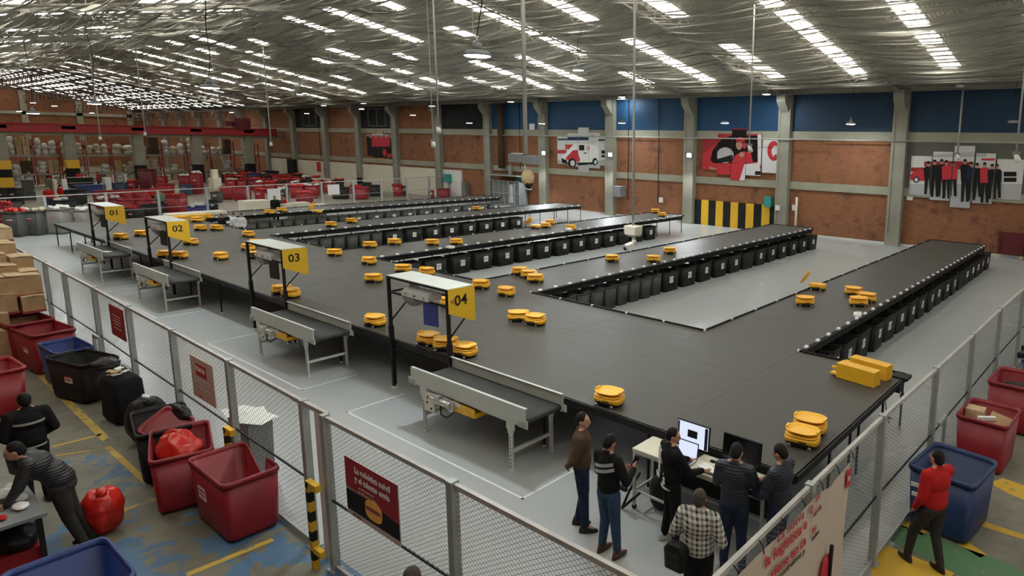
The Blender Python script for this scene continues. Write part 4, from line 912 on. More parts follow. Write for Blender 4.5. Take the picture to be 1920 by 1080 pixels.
# dark red trolley against the wall, right
t = thing('flat_trolley', 'dark red steel trolley leaning at the brick wall', 'trolley', (ony(1895, 470, WY-.4).x, WY-.35, 0))
MB().box((0, 0, .75), (1.25, .06, 1.1)).ob('panel', 'dkred', t)
for sx in (-.5, .5): MB().tube((sx, -.12, .09), (sx, -.06, .09), .08, 10).ob('wheel', 'card2', t); MB().box((sx, -.05, .6), (.05, .05, 1.2)).ob('post', 'dkred', t)

# ================================================================== CARTS
cartm = {}
def cart_mesh(col):
    if col not in cartm:
        L, W, H = 1.0, 1.0, 1.0
        def rr(z, k, o=0.): return [(p[0], p[1], z) for p in rrect(z, k+o, k+o, .10, 4)]
        cartm[col] = (MB().loft([rr(0, .86), rr(.05, .885), rr(.93, .965), rr(.93, .93), rr(.08, .83)]).mesh('body', col), MB().loft([rr(.93, .955), rr(.93, 1.0), rr(.985, 1.0), rr(1.0, .98), rr(1.0, .935), rr(.93, .92)], cap0=False, cap1=False).mesh('rim', col))
    return cartm[col]
CL = MB().box((0, 0, 0), (.008, .26, .2)).box((.006, 0, .03), (.003, .2, .03), 1).box((.006, 0, -.03), (.003, .2, .02), 1).mesh('label', 'paper', 'bred')
def cart(label, col, x, y, L=1.2, W=.65, H=.85, rz=0., z=0., lab=1, group=None, cat='cart'):
    t = thing('rolling_cart', label, cat, (x, y, z), rz, group); b, r = cart_mesh(col)
    o = link('body', b, t, loc=(0, 0, .04)); o.scale = (L, W, H-.04); o = link('rim', r, t, loc=(0, 0, .04)); o.scale = (L, W, H-.04)
    if lab == 1: link('label', CL, t, loc=(L*.462, .0, H*.62), rot=(0, .05, 0))
    if lab == 2: link('label', CL, t, loc=(.1*L, -W*.462, H*.60), rot=(0, 0, -PI/2))
    return t
def bag(label, m, c, r, seed=1, amp=.12, name='bag', cat='bag', flat=.75):
    R = random.Random(seed); mb = MB().sphere((0, 0, r[2]*.9), r, 18, 12, amp=amp, rnd=R)
    if r[2] > .3: mb.sphere((r[0]*.3, 0, r[2]*1.72), (r[0]*.4, r[1]*.3, r[2]*.25), 10, 6, amp=.3, rnd=R)
    o = mb.ob(name, m); o.location = c; tag(o, label, cat)
    mo = o.modifiers.new('sub', 'SUBSURF'); mo.levels = 1; mo.render_levels = 1; return o
t = thing('rolling_cart', 'nearest dark red cart with a broken rim by the fence', 'cart', (-1.92, -9.03, 0), 0)
def notch(x, y, z, d=.30):   # the rear right wall is torn down in a V
    if y > .2 and z > .5: z -= .40*max(0, min((x+.46)/.50, (.20-x)/.12, 1))
    return (x, y, z)
_L, _W, _H = 1.28, .72, .90
def nl(z, k, n=10):
    out = []
    for p in rrect(0, _L*k, _W*k, .1, 4):
        out.append(p)
    full = []
    for a_, b_ in zip(out, out[1:]+out[:1]):
        st = 20 if math.dist(a_[:2], b_[:2]) > .3 else 1
        for q in range(st): full.append(notch(a_[0]+(b_[0]-a_[0])*q/st, a_[1]+(b_[1]-a_[1])*q/st, z))
    return full
MB().loft([nl(.04, .87), nl(.08, .89), nl(_H-.06, .965), nl(_H-.06, .93), nl(.10, .84)]).ob('body', 'red', t)
MB().loft([nl(_H-.06, .965), nl(_H-.06, 1.0), nl(_H-.02, 1.0), nl(_H, .985), nl(_H, .935), nl(_H-.06, .93)], cap0=False, cap1=False).ob('rim', 'red', t)
link('label', CL, t, loc=(-.2, -.335, .52), rot=(0, 0, -PI/2))
for ch in (): pass
cart('dark red cart holding a shiny red plastic bag', 'red', -3.36, -9.2, 1.3, .76, .88, -.28, lab=2)
bag('shiny red plastic bag heaped in the dark red cart', 'redbag', (-3.45, -9.2, .45), (.48, .28, .27), 3, .24)
cart('black cart with a dark red cart lid lying in it', 'blackp', -4.55, -9.1, 1.25, .74, .86, -.2, lab=2)
o = MB().loft([rrect(0, .95, .5, .1), rrect(.08, 1.02, .56, .1), rrect(.08, .96, .5, .1), rrect(.04, .9, .46, .1)]).ob('cart_tub', 'red'); o.location = (-4.45, -9.05, .70); o.rotation_euler = (.5, 0, .1); tag(o, 'empty dark red tub resting on the black cart', 'tub')
bag('black cloth draped on the rear edge of the black cart', 'blackbag', (-4.55, -8.82, .72), (.42, .10, .13), 5, .2)
bag('black sack with a white knot beside the suitcase', 'blackbag', (-5.85, -8.95, 0), (.42, .34, .44), 6, .12); bag('white knotted handle on top of the black sack', 'paper', (-5.85, -8.95, .82), (.12, .05, .03), 7, .2, 'plastic_knot', 'bag tie')
t = thing('suitcase', 'dark brown upright suitcase by the fence with papers on top', 'suitcase', (-7.35, -8.92, 0), .1)
MB().loft([rrect(.05, .68, .46, .1), rrect(.1, .74, .50, .1), rrect(.80, .70, .46, .1), rrect(.88, .6, .36, .1)]).ob('shell', 'dkbrown' if 'dkbrown' in M else 'blk', t); MB().box((-.15, .0, .92), (.3, .03, .02)).ob('handle', 'blackp', t)
M['dkbrown'] = mat('dark_brown_case', (.022, .014, .011), .6); t.children[0].data.materials[0] = M['dkbrown']
t = thing('papers', 'crumpled white and orange papers on the suitcase', 'paper', (-7.3, -8.95, .90)); R = random.Random(4)
for i in range(7): MB().box((R.uniform(-.2, .2), R.uniform(-.1, .1), .015+.02*i), (.15, .08, .015), rz=R.uniform(0, 3), rx=R.uniform(-.3, .3)).ob('sheet', 'paper' if i % 3 else 'card2', t)
bag('black jacket slung over the cart beside the suitcase', 'blackbag', (-8.3, -8.9, .78), (.35, .22, .12), 9, .2, 'jacket', 'jacket')
cart('black cart with a brick-sized carton inside behind the suitcase', 'blackp', -9.35, -9.05, 1.3, .70, .86, .25, lab=2); cart('blue cart tucked behind the black cart', 'blue', -10.6, -9.05, 1.25, .66, .86, .05, lab=2)
tag(MB().box((-9.1, -8.95, .55), (.3, .2, .2)).ob('carton', 'card'), 'small carton inside the black cart', 'box')
cart('dark red cart in front with a white slip on its rim', 'red', -12.25, -9.1, 1.35, .8, .95, .12, lab=2); cart('dark red cart nested just behind the one with the slip', 'red', -13.45, -9.25, 1.35, .85, 1.0, .12, lab=2)
bag('round dark bundle on the floor between red and blue carts', 'truss', (-11.4, -9.05, 0), (.25, .3, .2), 10, .1, 'bundle', 'bundle')
cart('bright red cart cut by the left picture edge', 'redb', -9.7, -10.55, 1.2, 1.3, .92, .05, lab=0)
cart('big blue cart cut by the bottom picture edge', 'blue', -.70, -11.0, 1.15, .88, .85, .0, lab=0)
bag('red plastic sack on the floor by the leaning person', 'redbag', (-3.1, -10.22, 0), (.26, .24, .34), 12, .2, 'plastic_sack', 'bag')
# right side carts
cart('large blue cart beside the person in red', 'blue2', 6.22, -2.85, .95, 1.05, .95, -.12, lab=0)
for x0, z0 in ((5.9, .72), (5.92, .58)): tag(MB().box((x0, -3.40, z0), (.22, .012, .06)).ob('tape_strip', 'paper'), 'white tape strip on the blue cart, %s one' % ('upper' if z0 > .6 else 'lower'), 'tape')
cart('dark red cart with cartons right of the fence', 'red', 6.25, -.45, .85, 1.05, .92, -.05, lab=0); cart('dark red cart with a black bag further along the fence', 'red', 6.45, 1.55, 1.0, 1.15, .98, -.05, lab=0); cart('blue cart heaped with boxes at the right picture edge', 'blue', 6.75, 3.9, 1.1, 1.2, .85, 0, lab=0)
tag(MB().box((6.02, -.35, .76), (.30, .26, .26)).ob('carton', 'card2'), 'upright brown carton in the red cart near the person in red', 'box'); tag(MB().box((6.42, -.35, .74), (.35, .35, .03), rx=.3, ry=.2).ob('carton_flap', 'card'), 'flat brown carton sheet in the same red cart', 'box')
tag(MB().box((6.23, -.5, .80), (.3, .07, .06), rz=.6).ob('parcel', 'paper'), 'small white parcel on the cartons in the red cart', 'parcel')
bag('crumpled black bag lying in the further red cart', 'blackbag', (6.4, 1.5, .62), (.32, .28, .14), 15, .2); tag(MB().box((6.72, 1.3, .74), (.22, .2, .12)).ob('carton', 'card2'), 'small brown carton beside the crumpled black bag', 'box')
R = random.Random(8)
for i, (m, nm) in enumerate((('blackp', 'black case'), ('yel2', 'yellow long box'), ('paper', 'white tray'), ('card2', 'yellowish carton'), ('blackp', 'dark parcel'), ('paper', 'white parcel'))):
    tag(MB().box((6.35+.25*(i % 4), 3.55+.3*(i//2), .88+.05*(i % 2)), (.42, .3, .12), rz=R.uniform(-.5, .5)).ob('parcel', m), f'{nm} heaped on the blue cart at the right edge', 'parcel')
cart('dark red cart corner at the lower right edge', 'red', 7.75, -2.6, .7, .8, .9, 0, lab=0)
# cardboard pile left
R = random.Random(21)
def carton(label, px0, py0, px1, py1, X, dp=.7, m='card', tape=1):
    a = onx(px0, py0, X); b = onx(px1, py1, X); W_ = abs(b.y-a.y); H_ = abs(a.z-b.z); t = thing('carton', label, 'box', (X-dp/2, (a.y+b.y)/2, min(a.z, b.z)), 0, 'cardboard boxes piled left of the fence')
    MB().box((0, 0, H_/2), (dp, W_, H_)).ob('body', m, t)
    if tape: MB().box((.0, 0, .03), (dp+.01, W_+.01, .05)).ob('red_tape', 'tape', t)
    MB().box((0, -W_/4, H_+.02), (dp, W_*.48, .02), rx=.06).ob('flap', 'card2', t); MB().box((0, W_/4, H_+.02), (dp, W_*.48, .02), rx=-.06).ob('flap', 'card2', t)
carton('long wide carton with crumpled tape across the pile', -60, 530, 82, 552, -13.6, 1.0); carton('left carton under the long one with two white slips', -50, 562, 36, 587, -13.5, .8); carton('right carton under the long one with white slips', 40, 560, 88, 583, -13.4, .8)
carton('square carton with red tape above the pile right side', 19, 485, 66, 510, -14.6, .7); carton('open carton left above the long one', -30, 505, 36, 520, -14.2, .7); carton('pale low carton behind the open one', 38, 512, 75, 522, -14.0, .6, 'card2')
carton('flat topped carton at the upper left of the pile', -30, 462, 32, 478, -15.4, .9); carton('small cartons left edge middle of the pile', -40, 482, 15, 497, -14.9, .6, 'card2'); carton('lowest carton of the pile behind the red cart', -30, 595, 22, 625, -13.3, .7)
carton('slanted carton lid at the top left of the pile', -40, 432, 26, 452, -16.6, 1.2, 'card2')
carton('tape-patched carton low at the left edge', -40, 630, 28, 690, -12.9, .5)
tag(MB().box((-15.2, -9.6, .45), (2.6, 1.6, .9)).ob('pallet_load', 'card'), 'wrapped cardboard load beneath the piled cartons', 'pallet load')
for i in range(6):
    cart(f'dark red stacked tray, {ORD[i]} from the top of the stack left', 'redb', -22.3, -9.3, 1.3, 1.0, .35, 0, z=1.25-.24*i, lab=0, group='stacked red trays', cat='tray')

# ================================================================== PEOPLE
DG = []
def remesh(mb, voxel, name, m, smooth=4, extra=None):
    me = mb.mesh(name+'_src', m); o = bpy.data.objects.new('tmp', me); C.objects.link(o)
    r = o.modifiers.new('r', 'REMESH'); r.mode = 'VOXEL'; r.voxel_size = voxel; r.use_smooth_shade = True
    s = o.modifiers.new('s', 'SMOOTH'); s.factor = .6; s.iterations = smooth
    dg = bpy.context.evaluated_depsgraph_get(); out = bpy.data.meshes.new_from_object(o.evaluated_get(dg))
    bpy.data.objects.remove(o); bpy.data.meshes.remove(me)
    out.name = name; out.materials.clear(); out.materials.append(M[m])
    if extra:
        n = len(out.vertices); import numpy as np
        v = np.empty(n*3, 'f'); out.vertices.foreach_get('co', v); vs = v.reshape(-1, 3).tolist(); fs = [list(p.vertices) for p in out.polygons]
        vs += [list(q) for q in extra.v]; fs += [[i+n for i in f] for f in extra.f]
        nm = bpy.data.meshes.new(name); nm.from_pydata(vs, [], fs); nm.materials.append(M[m]); bpy.data.meshes.remove(out); out = nm
        out.polygons.foreach_set('use_smooth', [True]*len(fs))
    out.update(); return out
def limb(mb, p, q, r1, r2, k=1.):
    p, q = Vector(p), Vector(q)
    mb.sphere(p, r1*k, 10, 7); mb.sphere(q, r2*k, 10, 7)
    if (q-p).length > .01: mb.tube(p, q, r1*k, 10, r2*k)
def ell(mb, c, r, nu=14, nv=9): mb.sphere(c, r, nu, nv)
BASE = dict(ank=(.10, -.02, .09), knee=(.10, .03, .50), hip=(.09, 0, .92), pel=(0, 0, .98), waist=(0, .0, 1.12), chest=(0, .0, 1.32), neck=(0, -.01, 1.50), head=(0, .02, 1.63), sho=(.185, -.01, 1.43), elb=(.235, -.04, 1.14), wri=(.22, .08, .91), hand=(.21, .12, .83))
def person(label, x, y, face, H=1.72, skin='skin1', hair='hair', top='blk', leg='jeansd', shoe='shoeb', pose={}, stripe=None, collar=None, near=True, z=0., hem=.86, cuff=None, bulk=1., look=0., tilt=0.):
    rz = math.atan2(face[1], face[0])-PI/2; k = H/1.75; J = {}
    for n, v in BASE.items():
        if n in ('ank', 'knee', 'hip', 'sho', 'elb', 'wri', 'hand'): J[n+'L'] = Vector((-v[0], v[1], v[2])); J[n+'R'] = Vector(v)
        else: J[n] = Vector(v)
    for n, v in pose.items(): J[n] = Vector(v)
    t = thing('person', label, 'person', (x, y, z), rz); vx = .016 if near else .035; sm = 3
    b = MB()
    for s in 'LR':
        limb(b, J['hip'+s], J['knee'+s], .082*bulk, .055); limb(b, J['knee'+s], J['ank'+s], .055, .038); limb(b, J['sho'+s], J['elb'+s], .052, .040); limb(b, J['elb'+s], J['wri'+s], .040, .026)
        limb(b, J['ank'+s], J['ank'+s]+Vector((0, .12, -.045)), .035, .03); limb(b, J['neck'], J['sho'+s], .06, .055)
        d = (J['hand'+s]-J['wri'+s]).normalized(); limb(b, J['wri'+s], J['wri'+s]+d*.06, .024, .034)
    ell(b, J['pel'], (.15*bulk, .11, .12)); ell(b, J['waist'], (.135*bulk, .10, .15)); ell(b, J['chest'], (.16*bulk, .11, .17)); limb(b, J['neck']-Vector((0, 0, .05)), J['head']-Vector((0, .02, .04)), .055, .052)
    # head turned by look about z and nodded by tilt about x
    Rm_ = Matrix.Rotation(look, 3, 'Z') @ Matrix.Rotation(-tilt, 3, 'X'); hd = J['head']; h = lambda a, b_, c: hd+Rm_ @ Vector((a, b_, c))
    hb = MB(); hb.sphere((0, 0, 0), (.074, .092, .112), 16, 12); hb.sphere((0, .035, -.06), (.052, .058, .055), 12, 8); hb.tube((0, .085, .02), (0, .108, -.022), .012, 8, .018); hb.sphere((0, .108, -.022), .017, 8, 6)
    hb.sphere((0, .088, -.062), (.026, .012, .010), 8, 5); hb.sphere((0, .082, .032), (.05, .014, .009), 8, 5)
    for s in (-1, 1): hb.sphere((s*.078, -.005, -.005), (.012, .022, .032), 8, 6)
    b.add([hd+Rm_ @ Vector(v) for v in hb.v], hb.f)
    ex = MB()
    if near:
        for s in 'LR':
            w_, d = J['wri'+s], (J['hand'+s]-J['wri'+s]).normalized(); side = d.cross(Vector((0, 1, 0))); side = (side if side.length > .3 else Vector((1, 0, 0))).normalized(); nrm = side.cross(d).normalized()
            for i, (o_, ln) in enumerate(((-.027, .065), (-.009, .078), (.009, .074), (.026, .058))):
                p0 = w_+d*.075+side*o_; p1 = p0+d*ln*.5+nrm*.006; p2 = p1+d*ln*.4+nrm*.022; ex.tube(p0, p1, .0092, 6, .0085); ex.tube(p1, p2, .0085, 6, .007); ex.sphere(p2, .007, 6, 4)
            p0 = w_+d*.035+side*.03*(-1 if s == 'L' else 1); p1 = p0+side*.025*(-1 if s == 'L' else 1)+d*.03; ex.tube(p0, p1, .011, 6, .009); ex.tube(p1, p1+d*.03, .009, 6, .007)
    me = remesh(b, vx, 'body', skin, sm, ex if near else None); o = link('body', me, t); o.scale = (k, k, k)
    for s in (-1, 1):
        q = h(s*.030, .088, .008); e = MB().sphere(q, (.010, .008, .007), 8, 5).ob('eye', 'hair', t); e.scale = (k, k, k)
    # hair
    hm = MB(); hm.sphere((0, -.016, .022), (.082, .090, .104), 16, 12); hm.sphere((0, -.04, -.01), (.074, .07, .085), 12, 8)
    hh = MB(); hh.add([hd+Rm_ @ Vector(v) for v in hm.v], hm.f); o = link('hair', remesh(hh, .014 if near else .03, 'hair', hair, 2), t); o.scale = (k, k, k)
    # trousers
    b = MB()
    for s in 'LR': limb(b, J['hip'+s], J['knee'+s], .105*bulk, .075); limb(b, J['knee'+s], J['ank'+s]+Vector((0, 0, .02)), .075, .058)
    ell(b, J['pel']-Vector((0, 0, .03)), (.165*bulk, .125, .13)); o = link('trousers', remesh(b, vx*1.1, 'trousers', leg, sm), t); o.scale = (k, k, k)
    # shoes
    for s in 'LR':
        a = J['ank'+s]; mb = MB(); L = []
        for z_, sx, ly in ((.0, .085, .27), (.03, .09, .28), (.055, .085, .24), (.085, .07, .15), (.12, .065, .11)):
            L.append([(a.x+sx/2*math.cos(u)*(1.0 if math.sin(u) < 0 else .95), a.y+.045-(.28-ly)*.35+ly/2*math.sin(u), z_+a.z-.09) for u in [2*PI*i/14 for i in range(14)]])
        o = mb.loft(L).ob('shoe', shoe, t); o.scale = (k, k, k)
    # top
    b = MB()
    for s in 'LR': limb(b, J['sho'+s], J['elb'+s], .078*bulk, .062*bulk); limb(b, J['elb'+s], J['wri'+s], .062*bulk, .045); limb(b, J['neck']-Vector((0, 0, .03)), J['sho'+s], .075, .075)
    ell(b, J['chest'], (.195*bulk, .142*bulk, .19)); ell(b, J['waist'], (.175*bulk, .135*bulk, .19)); ell(b, (J['waist']*.4+J['pel']*.6), (.178*bulk, .14*bulk, .16)); limb(b, J['neck']-Vector((0, 0, .05)), J['neck']+Vector((0, 0, .01)), .078, .068)
    tp = link('top', remesh(b, vx*1.1, 'top', top, sm), t); tp.scale = (k, k, k); tp['label'] = label.split(' in ')[-1].split(' with')[0][:60] if 0 else tp.name.split('.')[0]
    del tp['label']
    if stripe:
        for z0, hgt, yo, slant, wd in stripe:
            mb = MB(); n = 12; L0 = []
            for i in range(n+1):
                u = PI+PI*(.10+.80*i/n); L0.append((wd*math.cos(u)+J['chest'].x, .158*bulk*math.sin(u)*1.02+J['chest'].y+yo, z0+slant*math.cos(u)))
            for a_, c_ in zip(L0, L0[1:]): mb.add([a_, c_, (c_[0], c_[1], c_[2]+hgt), (a_[0], a_[1], a_[2]+hgt)], [(0, 1, 2, 3)])
            o = mb.ob('reflective_stripe', 'reflect', tp)
    return t, J, k, rz
ARMB = dict(elbL=(-.27, -.10, 1.16), wriL=(-.06, -.17, .98), handL=(.02, -.19, .95), elbR=(.27, -.10, 1.16), wriR=(.08, -.19, 1.0), handR=(-.01, -.21, .96))
person('person in a brown jumper and blue jeans, hands clasped behind his back', 2.06, -6.20, (.75, .66), 1.74, 'skin2', 'hair', 'brown', 'jeansd', pose={**ARMB, 'ankL': (-.10, -.06, .09), 'ankR': (.11, .05, .09)}, look=-.35)
t, J, k, rz = person('person in a black jacket with silver back stripe looking at a phone', 2.76, -6.42, (.1, 1), 1.70, 'skin1', 'hair', 'blk', 'jeans', 'shoebr', pose=dict(elbR=(.28, .06, 1.14), wriR=(.17, .30, 1.20), handR=(.14, .35, 1.25), elbL=(-.25, .05, 1.13), wriL=(-.05, .28, 1.14), handL=(.02, .32, 1.17), ankL=(-.13, .0, .09), ankR=(.14, .03, .09)), tilt=.5,
       stripe=[(1.345, .05, 0, .05, .20), (1.265, .05, 0, .05, .195)])
p = Vector((.13, .37, 1.27))*k; q = Matrix.Rotation(rz, 3, 'Z') @ p
tag(MB().box((2.76+q.x, -6.42+q.y, q.z), (.075, .012, .15), rz=rz, rx=-.6).ob('phone', 'glass'), 'dark smartphone held by the person in the striped black jacket', 'phone')
# young man with lettering on the back
t, J, k, rz = person('person in a black sweater with white lettering leaning to the laptop', 3.26, -5.72, (.45, .9), 1.68, 'skin2', 'hair', 'blk', 'blk', 'shoew', pose=dict(elbR=(.26, .14, 1.16), wriR=(.2, .38, 1.12), handR=(.2, .45, 1.10), elbL=(-.26, .12, 1.16), wriL=(-.18, .36, 1.12), handL=(-.17, .43, 1.1), ankL=(-.12, -.03, .09), ankR=(.13, .02, .09)), look=-.55, tilt=.15)
tp = [c for c in t.children if c.name.startswith('top')][0]
MB().box((-.075, -.148, 1.30), (.045, .012, .40), ry=.05).ob('white_strap', 'paper', tp)
text('N', .12, 'paper', frame((-.14, -.162, 1.02), (1, 0, 0), (0, 0, 1)), tp, bold=.005); text('S', .14, 'paper', frame((.05, -.16, .99), (1, 0, 0), (0, 0, 1)), tp, bold=.006); text('A', .06, 'pgrey', frame((.06, -.165, 1.12), (1, 0, 0), (0, 0, 1)), tp)
MB().loft([[(.178*math.cos(u), .138*math.sin(u), z_) for u in [2*PI*i/16 for i in range(16)]] for z_ in (.885, .90)]).ob('hem_band', 'pgrey', tp)
TP = dict(elbR=(.27, .10, 1.14), wriR=(.2, .33, 1.08), handR=(.17, .40, 1.06), elbL=(-.27, .10, 1.14), wriL=(-.2, .33, 1.08), handL=(-.17, .40, 1.06))
person('person in a navy puffer jacket at the desk, seen from behind', 4.24, -5.70, (-.25, 1), 1.74, 'skin2', 'hair', 'puffn', 'jeansd', pose={**TP, 'ankL': (-.12, 0, .09), 'ankR': (.13, 0, .09)}, tilt=.5, bulk=1.08)
person('person in a navy puffer jacket at the desk end, looking down left', 4.70, -5.36, (-1, .05), 1.74, 'skin1', 'hair', 'puffn', 'jeansd', pose=TP, tilt=.45, bulk=1.08)
person('person in a black and white plaid shirt with cropped greying hair', 4.40, -6.75, (-.25, 1), 1.66, 'skin2', 'hairg', 'plaid', 'blk', pose=dict(elbL=(-.30, -.02, 1.15), wriL=(-.22, .2, 1.1), handL=(-.2, .27, 1.1), elbR=(.30, -.02, 1.15), wriR=(.24, .16, 1.0), handR=(.2, .22, .97)), bulk=1.1, look=.1)
tag(MB().loft([rrect(.78, .26, .16, .05, 3, 4.26, -6.97), rrect(1.0, .28, .17, .05, 3, 4.26, -6.97), rrect(1.06, .2, .12, .05, 3, 4.26, -6.97)], smooth=False).ob('backpack', 'blackbag'), 'black bag hanging at the waist of the plaid shirt person', 'bag')
person('person in a bright red shirt beside the big blue cart', 6.28, -4.12, (-.85, .5), 1.66, 'skin1', 'hair', 'redc', 'greyc', pose=dict(elbR=(.24, .12, 1.22), wriR=(.10, .16, 1.48), handR=(.06, .15, 1.55), elbL=(-.25, -.02, 1.14), wriL=(-.22, .12, .92), handL=(-.2, .15, .85), ankL=(-.14, .26, .09), kneeL=(-.13, .20, .5), ankR=(.10, -.1, .09)), bulk=1.12)
person('person in dark navy workwear with silver stripe seen from behind', -4.75, -10.58, (-1, -.05), 1.70, 'skin1', 'hair', 'blk', 'blk', pose=dict(elbL=(-.28, -.02, 1.14), wriL=(-.2, .18, 1.0), handL=(-.15, .25, 1.0), elbR=(.28, -.02, 1.14), wriR=(.2, .18, 1.0), handR=(.15, .25, 1.0)), stripe=[(1.30, .035, 0, 0, .20), (.93, .025, .01, 0, .185)], bulk=1.08)
lean = dict(pel=(0, -.05, .97), waist=(0, .04, 1.10), chest=(0, .17, 1.26), neck=(0, .28, 1.40), head=(0, .36, 1.51), shoL=(-.18, .24, 1.35), shoR=(.18, .24, 1.35), elbL=(-.25, .34, 1.10), wriL=(-.24, .46, .92), handL=(-.22, .53, .90), elbR=(.25, .42, 1.16), wriR=(.14, .44, 1.40), handR=(.09, .43, 1.48), ankL=(-.12, -.16, .09), ankR=(.12, -.2, .09), kneeL=(-.11, -.05, .5), kneeR=(.11, -.08, .5))
t, J, k, rz = person('person in a black puffer jacket leaning on the sorting table, phoning', -2.95, -10.62, (-.30, -1), 1.72, 'skin2', 'hair', 'puffb', 'greyc', pose=lean, bulk=1.1, tilt=.2)
q = Matrix.Rotation(rz, 3, 'Z') @ (Vector((.085, .40, 1.50))*k); tag(MB().box((-2.95+q.x, -10.62+q.y, q.z), (.012, .075, .14), rz=rz).ob('phone', 'glass'), 'phone held to the ear by the leaning person', 'phone')
person('person with balding dark hair, only the head in the bottom of the picture', 3.12, -9.42, (-.7, .7), 1.68, 'skin1', 'hairg', 'blk', 'blk', tilt=-.1)
# distant people
def far_person(label, px, py, face, X=None, zz=0., **kw):
    p = onz(px, py, zz) if X is None else onx(px, py, X); person(label, p.x, p.y, face, near=False, **kw)
far_person('distant person in a red shirt and dark trousers walking by the grey cabinets', 96, 398, (1, -.2), top='redc', leg='jeansd', pose=dict(ankL=(-.2, .1, .09), ankR=(.22, -.12, .09)))
far_person('distant person in an orange red shirt and brown trousers, back turned', 118, 392, (-.3, 1), top='redc', leg='greyc'); far_person('distant person in red at the dark shelves, left of two', 152, 357, (-1, 0), top='redc', leg='jeansd'); far_person('distant person in red at the dark shelves, right of two', 187, 356, (0, -1), top='redc', leg='jeansd')
far_person('distant person in a grey green shirt bending over a red cart', 304, 404, (-1, .3), top='greens', leg='greyc'); far_person('distant person in dark red by the red carts, face to camera', 291, 392, (1, -.3), top='redc', leg='blk')
far_person('distant person in black beside the long cream foam blocks', 516, 385, (1, -.2), X=-35.2, top='blk', leg='blk'); far_person('distant person in red and white beside the one in black', 534, 385, (-.2, -1), X=-35.3, top='redc', leg='whitec')
far_person('small distant person in black near the white wall panels', 676, 362, (1, 0), top='blk', leg='blk')
for i, (px, py, m, lb) in enumerate(((414, 404, 'blk', 'leftmost of the seated crew in the deck opening, dark top'), (437, 402, 'whitec', 'middle of the seated crew in the deck opening, white top'), (452, 403, 'whitec', 'right of the seated crew in the deck opening, raised arm'))):
    far_person('distant person '+lb, px, py, (.4, -1), zz=1.45, top=m, leg='blk', H=1.55)
p = onz(441, 420, .9); t = thing('chair', 'black office chair behind the seated crew', 'chair', (p.x, p.y, 0)); MB().loft([rrect(.75, .42, .06, .03), rrect(1.0, .5, .08, .03), rrect(1.22, .4, .06, .03)]).ob('backrest', 'blk', t); MB().box((0, .22, .5), (.48, .46, .08)).ob('seat', 'blk', t)
MB().tube((0, .22, .1), (0, .22, .48), .03, 8).ob('column', 'blackp', t)
for a in range(5): MB().tube((0, .22, .1), (.3*math.cos(a*1.257), .22+.3*math.sin(a*1.257), .05), .02, 6).ob('leg', 'blackp', t)

# ================================================================== DESK WITH MONITORS
t = thing('work_desk', 'steel framed desk with beige top pushed against the sorting deck', 'desk', (0, 0, 0))
MB().box((3.4, -5.14, .955), (2.2, .50, .03)).ob('desk_top', 'foam', t)
for x in (2.33, 4.47):
    for y in (-5.37, -4.92): MB().box((x, y, .5), (.04, .04, .88)).ob('leg', 'guard', t); MB().tube((x, y-.015, .04), (x, y+.015, .04), .04, 10).ob('wheel', 'blackp', t)
for y in (-5.37, -4.92): MB().box((3.4, y, .30), (2.14, .03, .03)).ob('rail', 'guard', t); MB().box((3.4, y, .915), (2.14, .03, .04)).ob('rail', 'guard', t)
for x in (2.33, 4.47): MB().box((x, -5.145, .30), (.03, .44, .03)).ob('rail', 'guard', t)
MB().box((3.4, -4.9, .6), (2.1, .02, .5)).ob('back_panel', 'blackp', t)
def monitor(label, c, wd, hg, rz, on, rx=-.08, z0=.97):
    t = thing('monitor', label, 'monitor', (c[0], c[1], z0), rz)
    MB().box((0, 0, .12+hg/2), (wd, .03, hg), rx=rx).ob('housing', 'blackp', t); MB().box((0, .03, .1), (.06, .03, .2)).box((0, .03, .008), (.24, .16, .016)).ob('stand', 'blackp', t)
    s = MB().box((0, -.018, .12+hg/2), (wd*.95, .004, hg*.93), rx=rx).ob('screen', 'screen' if on else 'glass', t)
    if on:
        MB().box((.0, -.024, .12+hg*.55), (wd*.3, .002, hg*.3), rx=rx).ob('window', 'glass', s); MB().box((-wd*.44, -.024, .12+hg/2), (wd*.05, .002, hg*.9), rx=rx).ob('side_menu', 'glass', s); MB().box((wd*.42, -.024, .12+hg/2), (wd*.09, .002, hg*.9), rx=rx).ob('side_menu', 'jeansd', s)
monitor('lit monitor showing a pale window behind the laptop', (3.12, -5.0), .56, .36, .0, 1); monitor('dark switched-off monitor between the two navy jackets', (3.92, -4.98), .60, .36, -.0, 0)
t = thing('laptop', 'open silver laptop with a pale blue screen on the desk', 'laptop', (3.12, -5.26, .972), 0)
MB().box((0, 0, .01), (.34, .24, .018)).ob('base', 'silver', t); MB().box((0, .0, .021), (.29, .12, .003)).ob('keyboard', 'blackp', t); MB().box((0, .135, .13), (.34, .012, .23), rx=-.15).ob('lid', 'blackp', t); MB().box((0, .127, .13), (.32, .003, .21), rx=-.15).ob('screen', 'screen', t)
R = random.Random(9)
for i in range(5): tag(MB().box((3.5+.07*i, -5.22+R.uniform(-.06, .06), .985+.012*i), (.2, .15, .02), rz=R.uniform(-.6, .6)).ob('paper_sheet', 'paper'), f'white papers and wrappings on the desk, {ORD[i]} from the bottom', 'paper')
t = thing('water_bottle', 'clear water bottle on the desk beside the papers', 'bottle', (3.80, -5.12, .972)); MB().loft([capsule_loop(z_, r_, r_, 2, 12) for z_, r_ in ((0, .06), (.13, .065), (.17, .03), (.2, .03))]).ob('body', 'ppale', t); MB().tube((0, 0, .2), (0, 0, .22), .017, 10).ob('cap', 'blue', t)
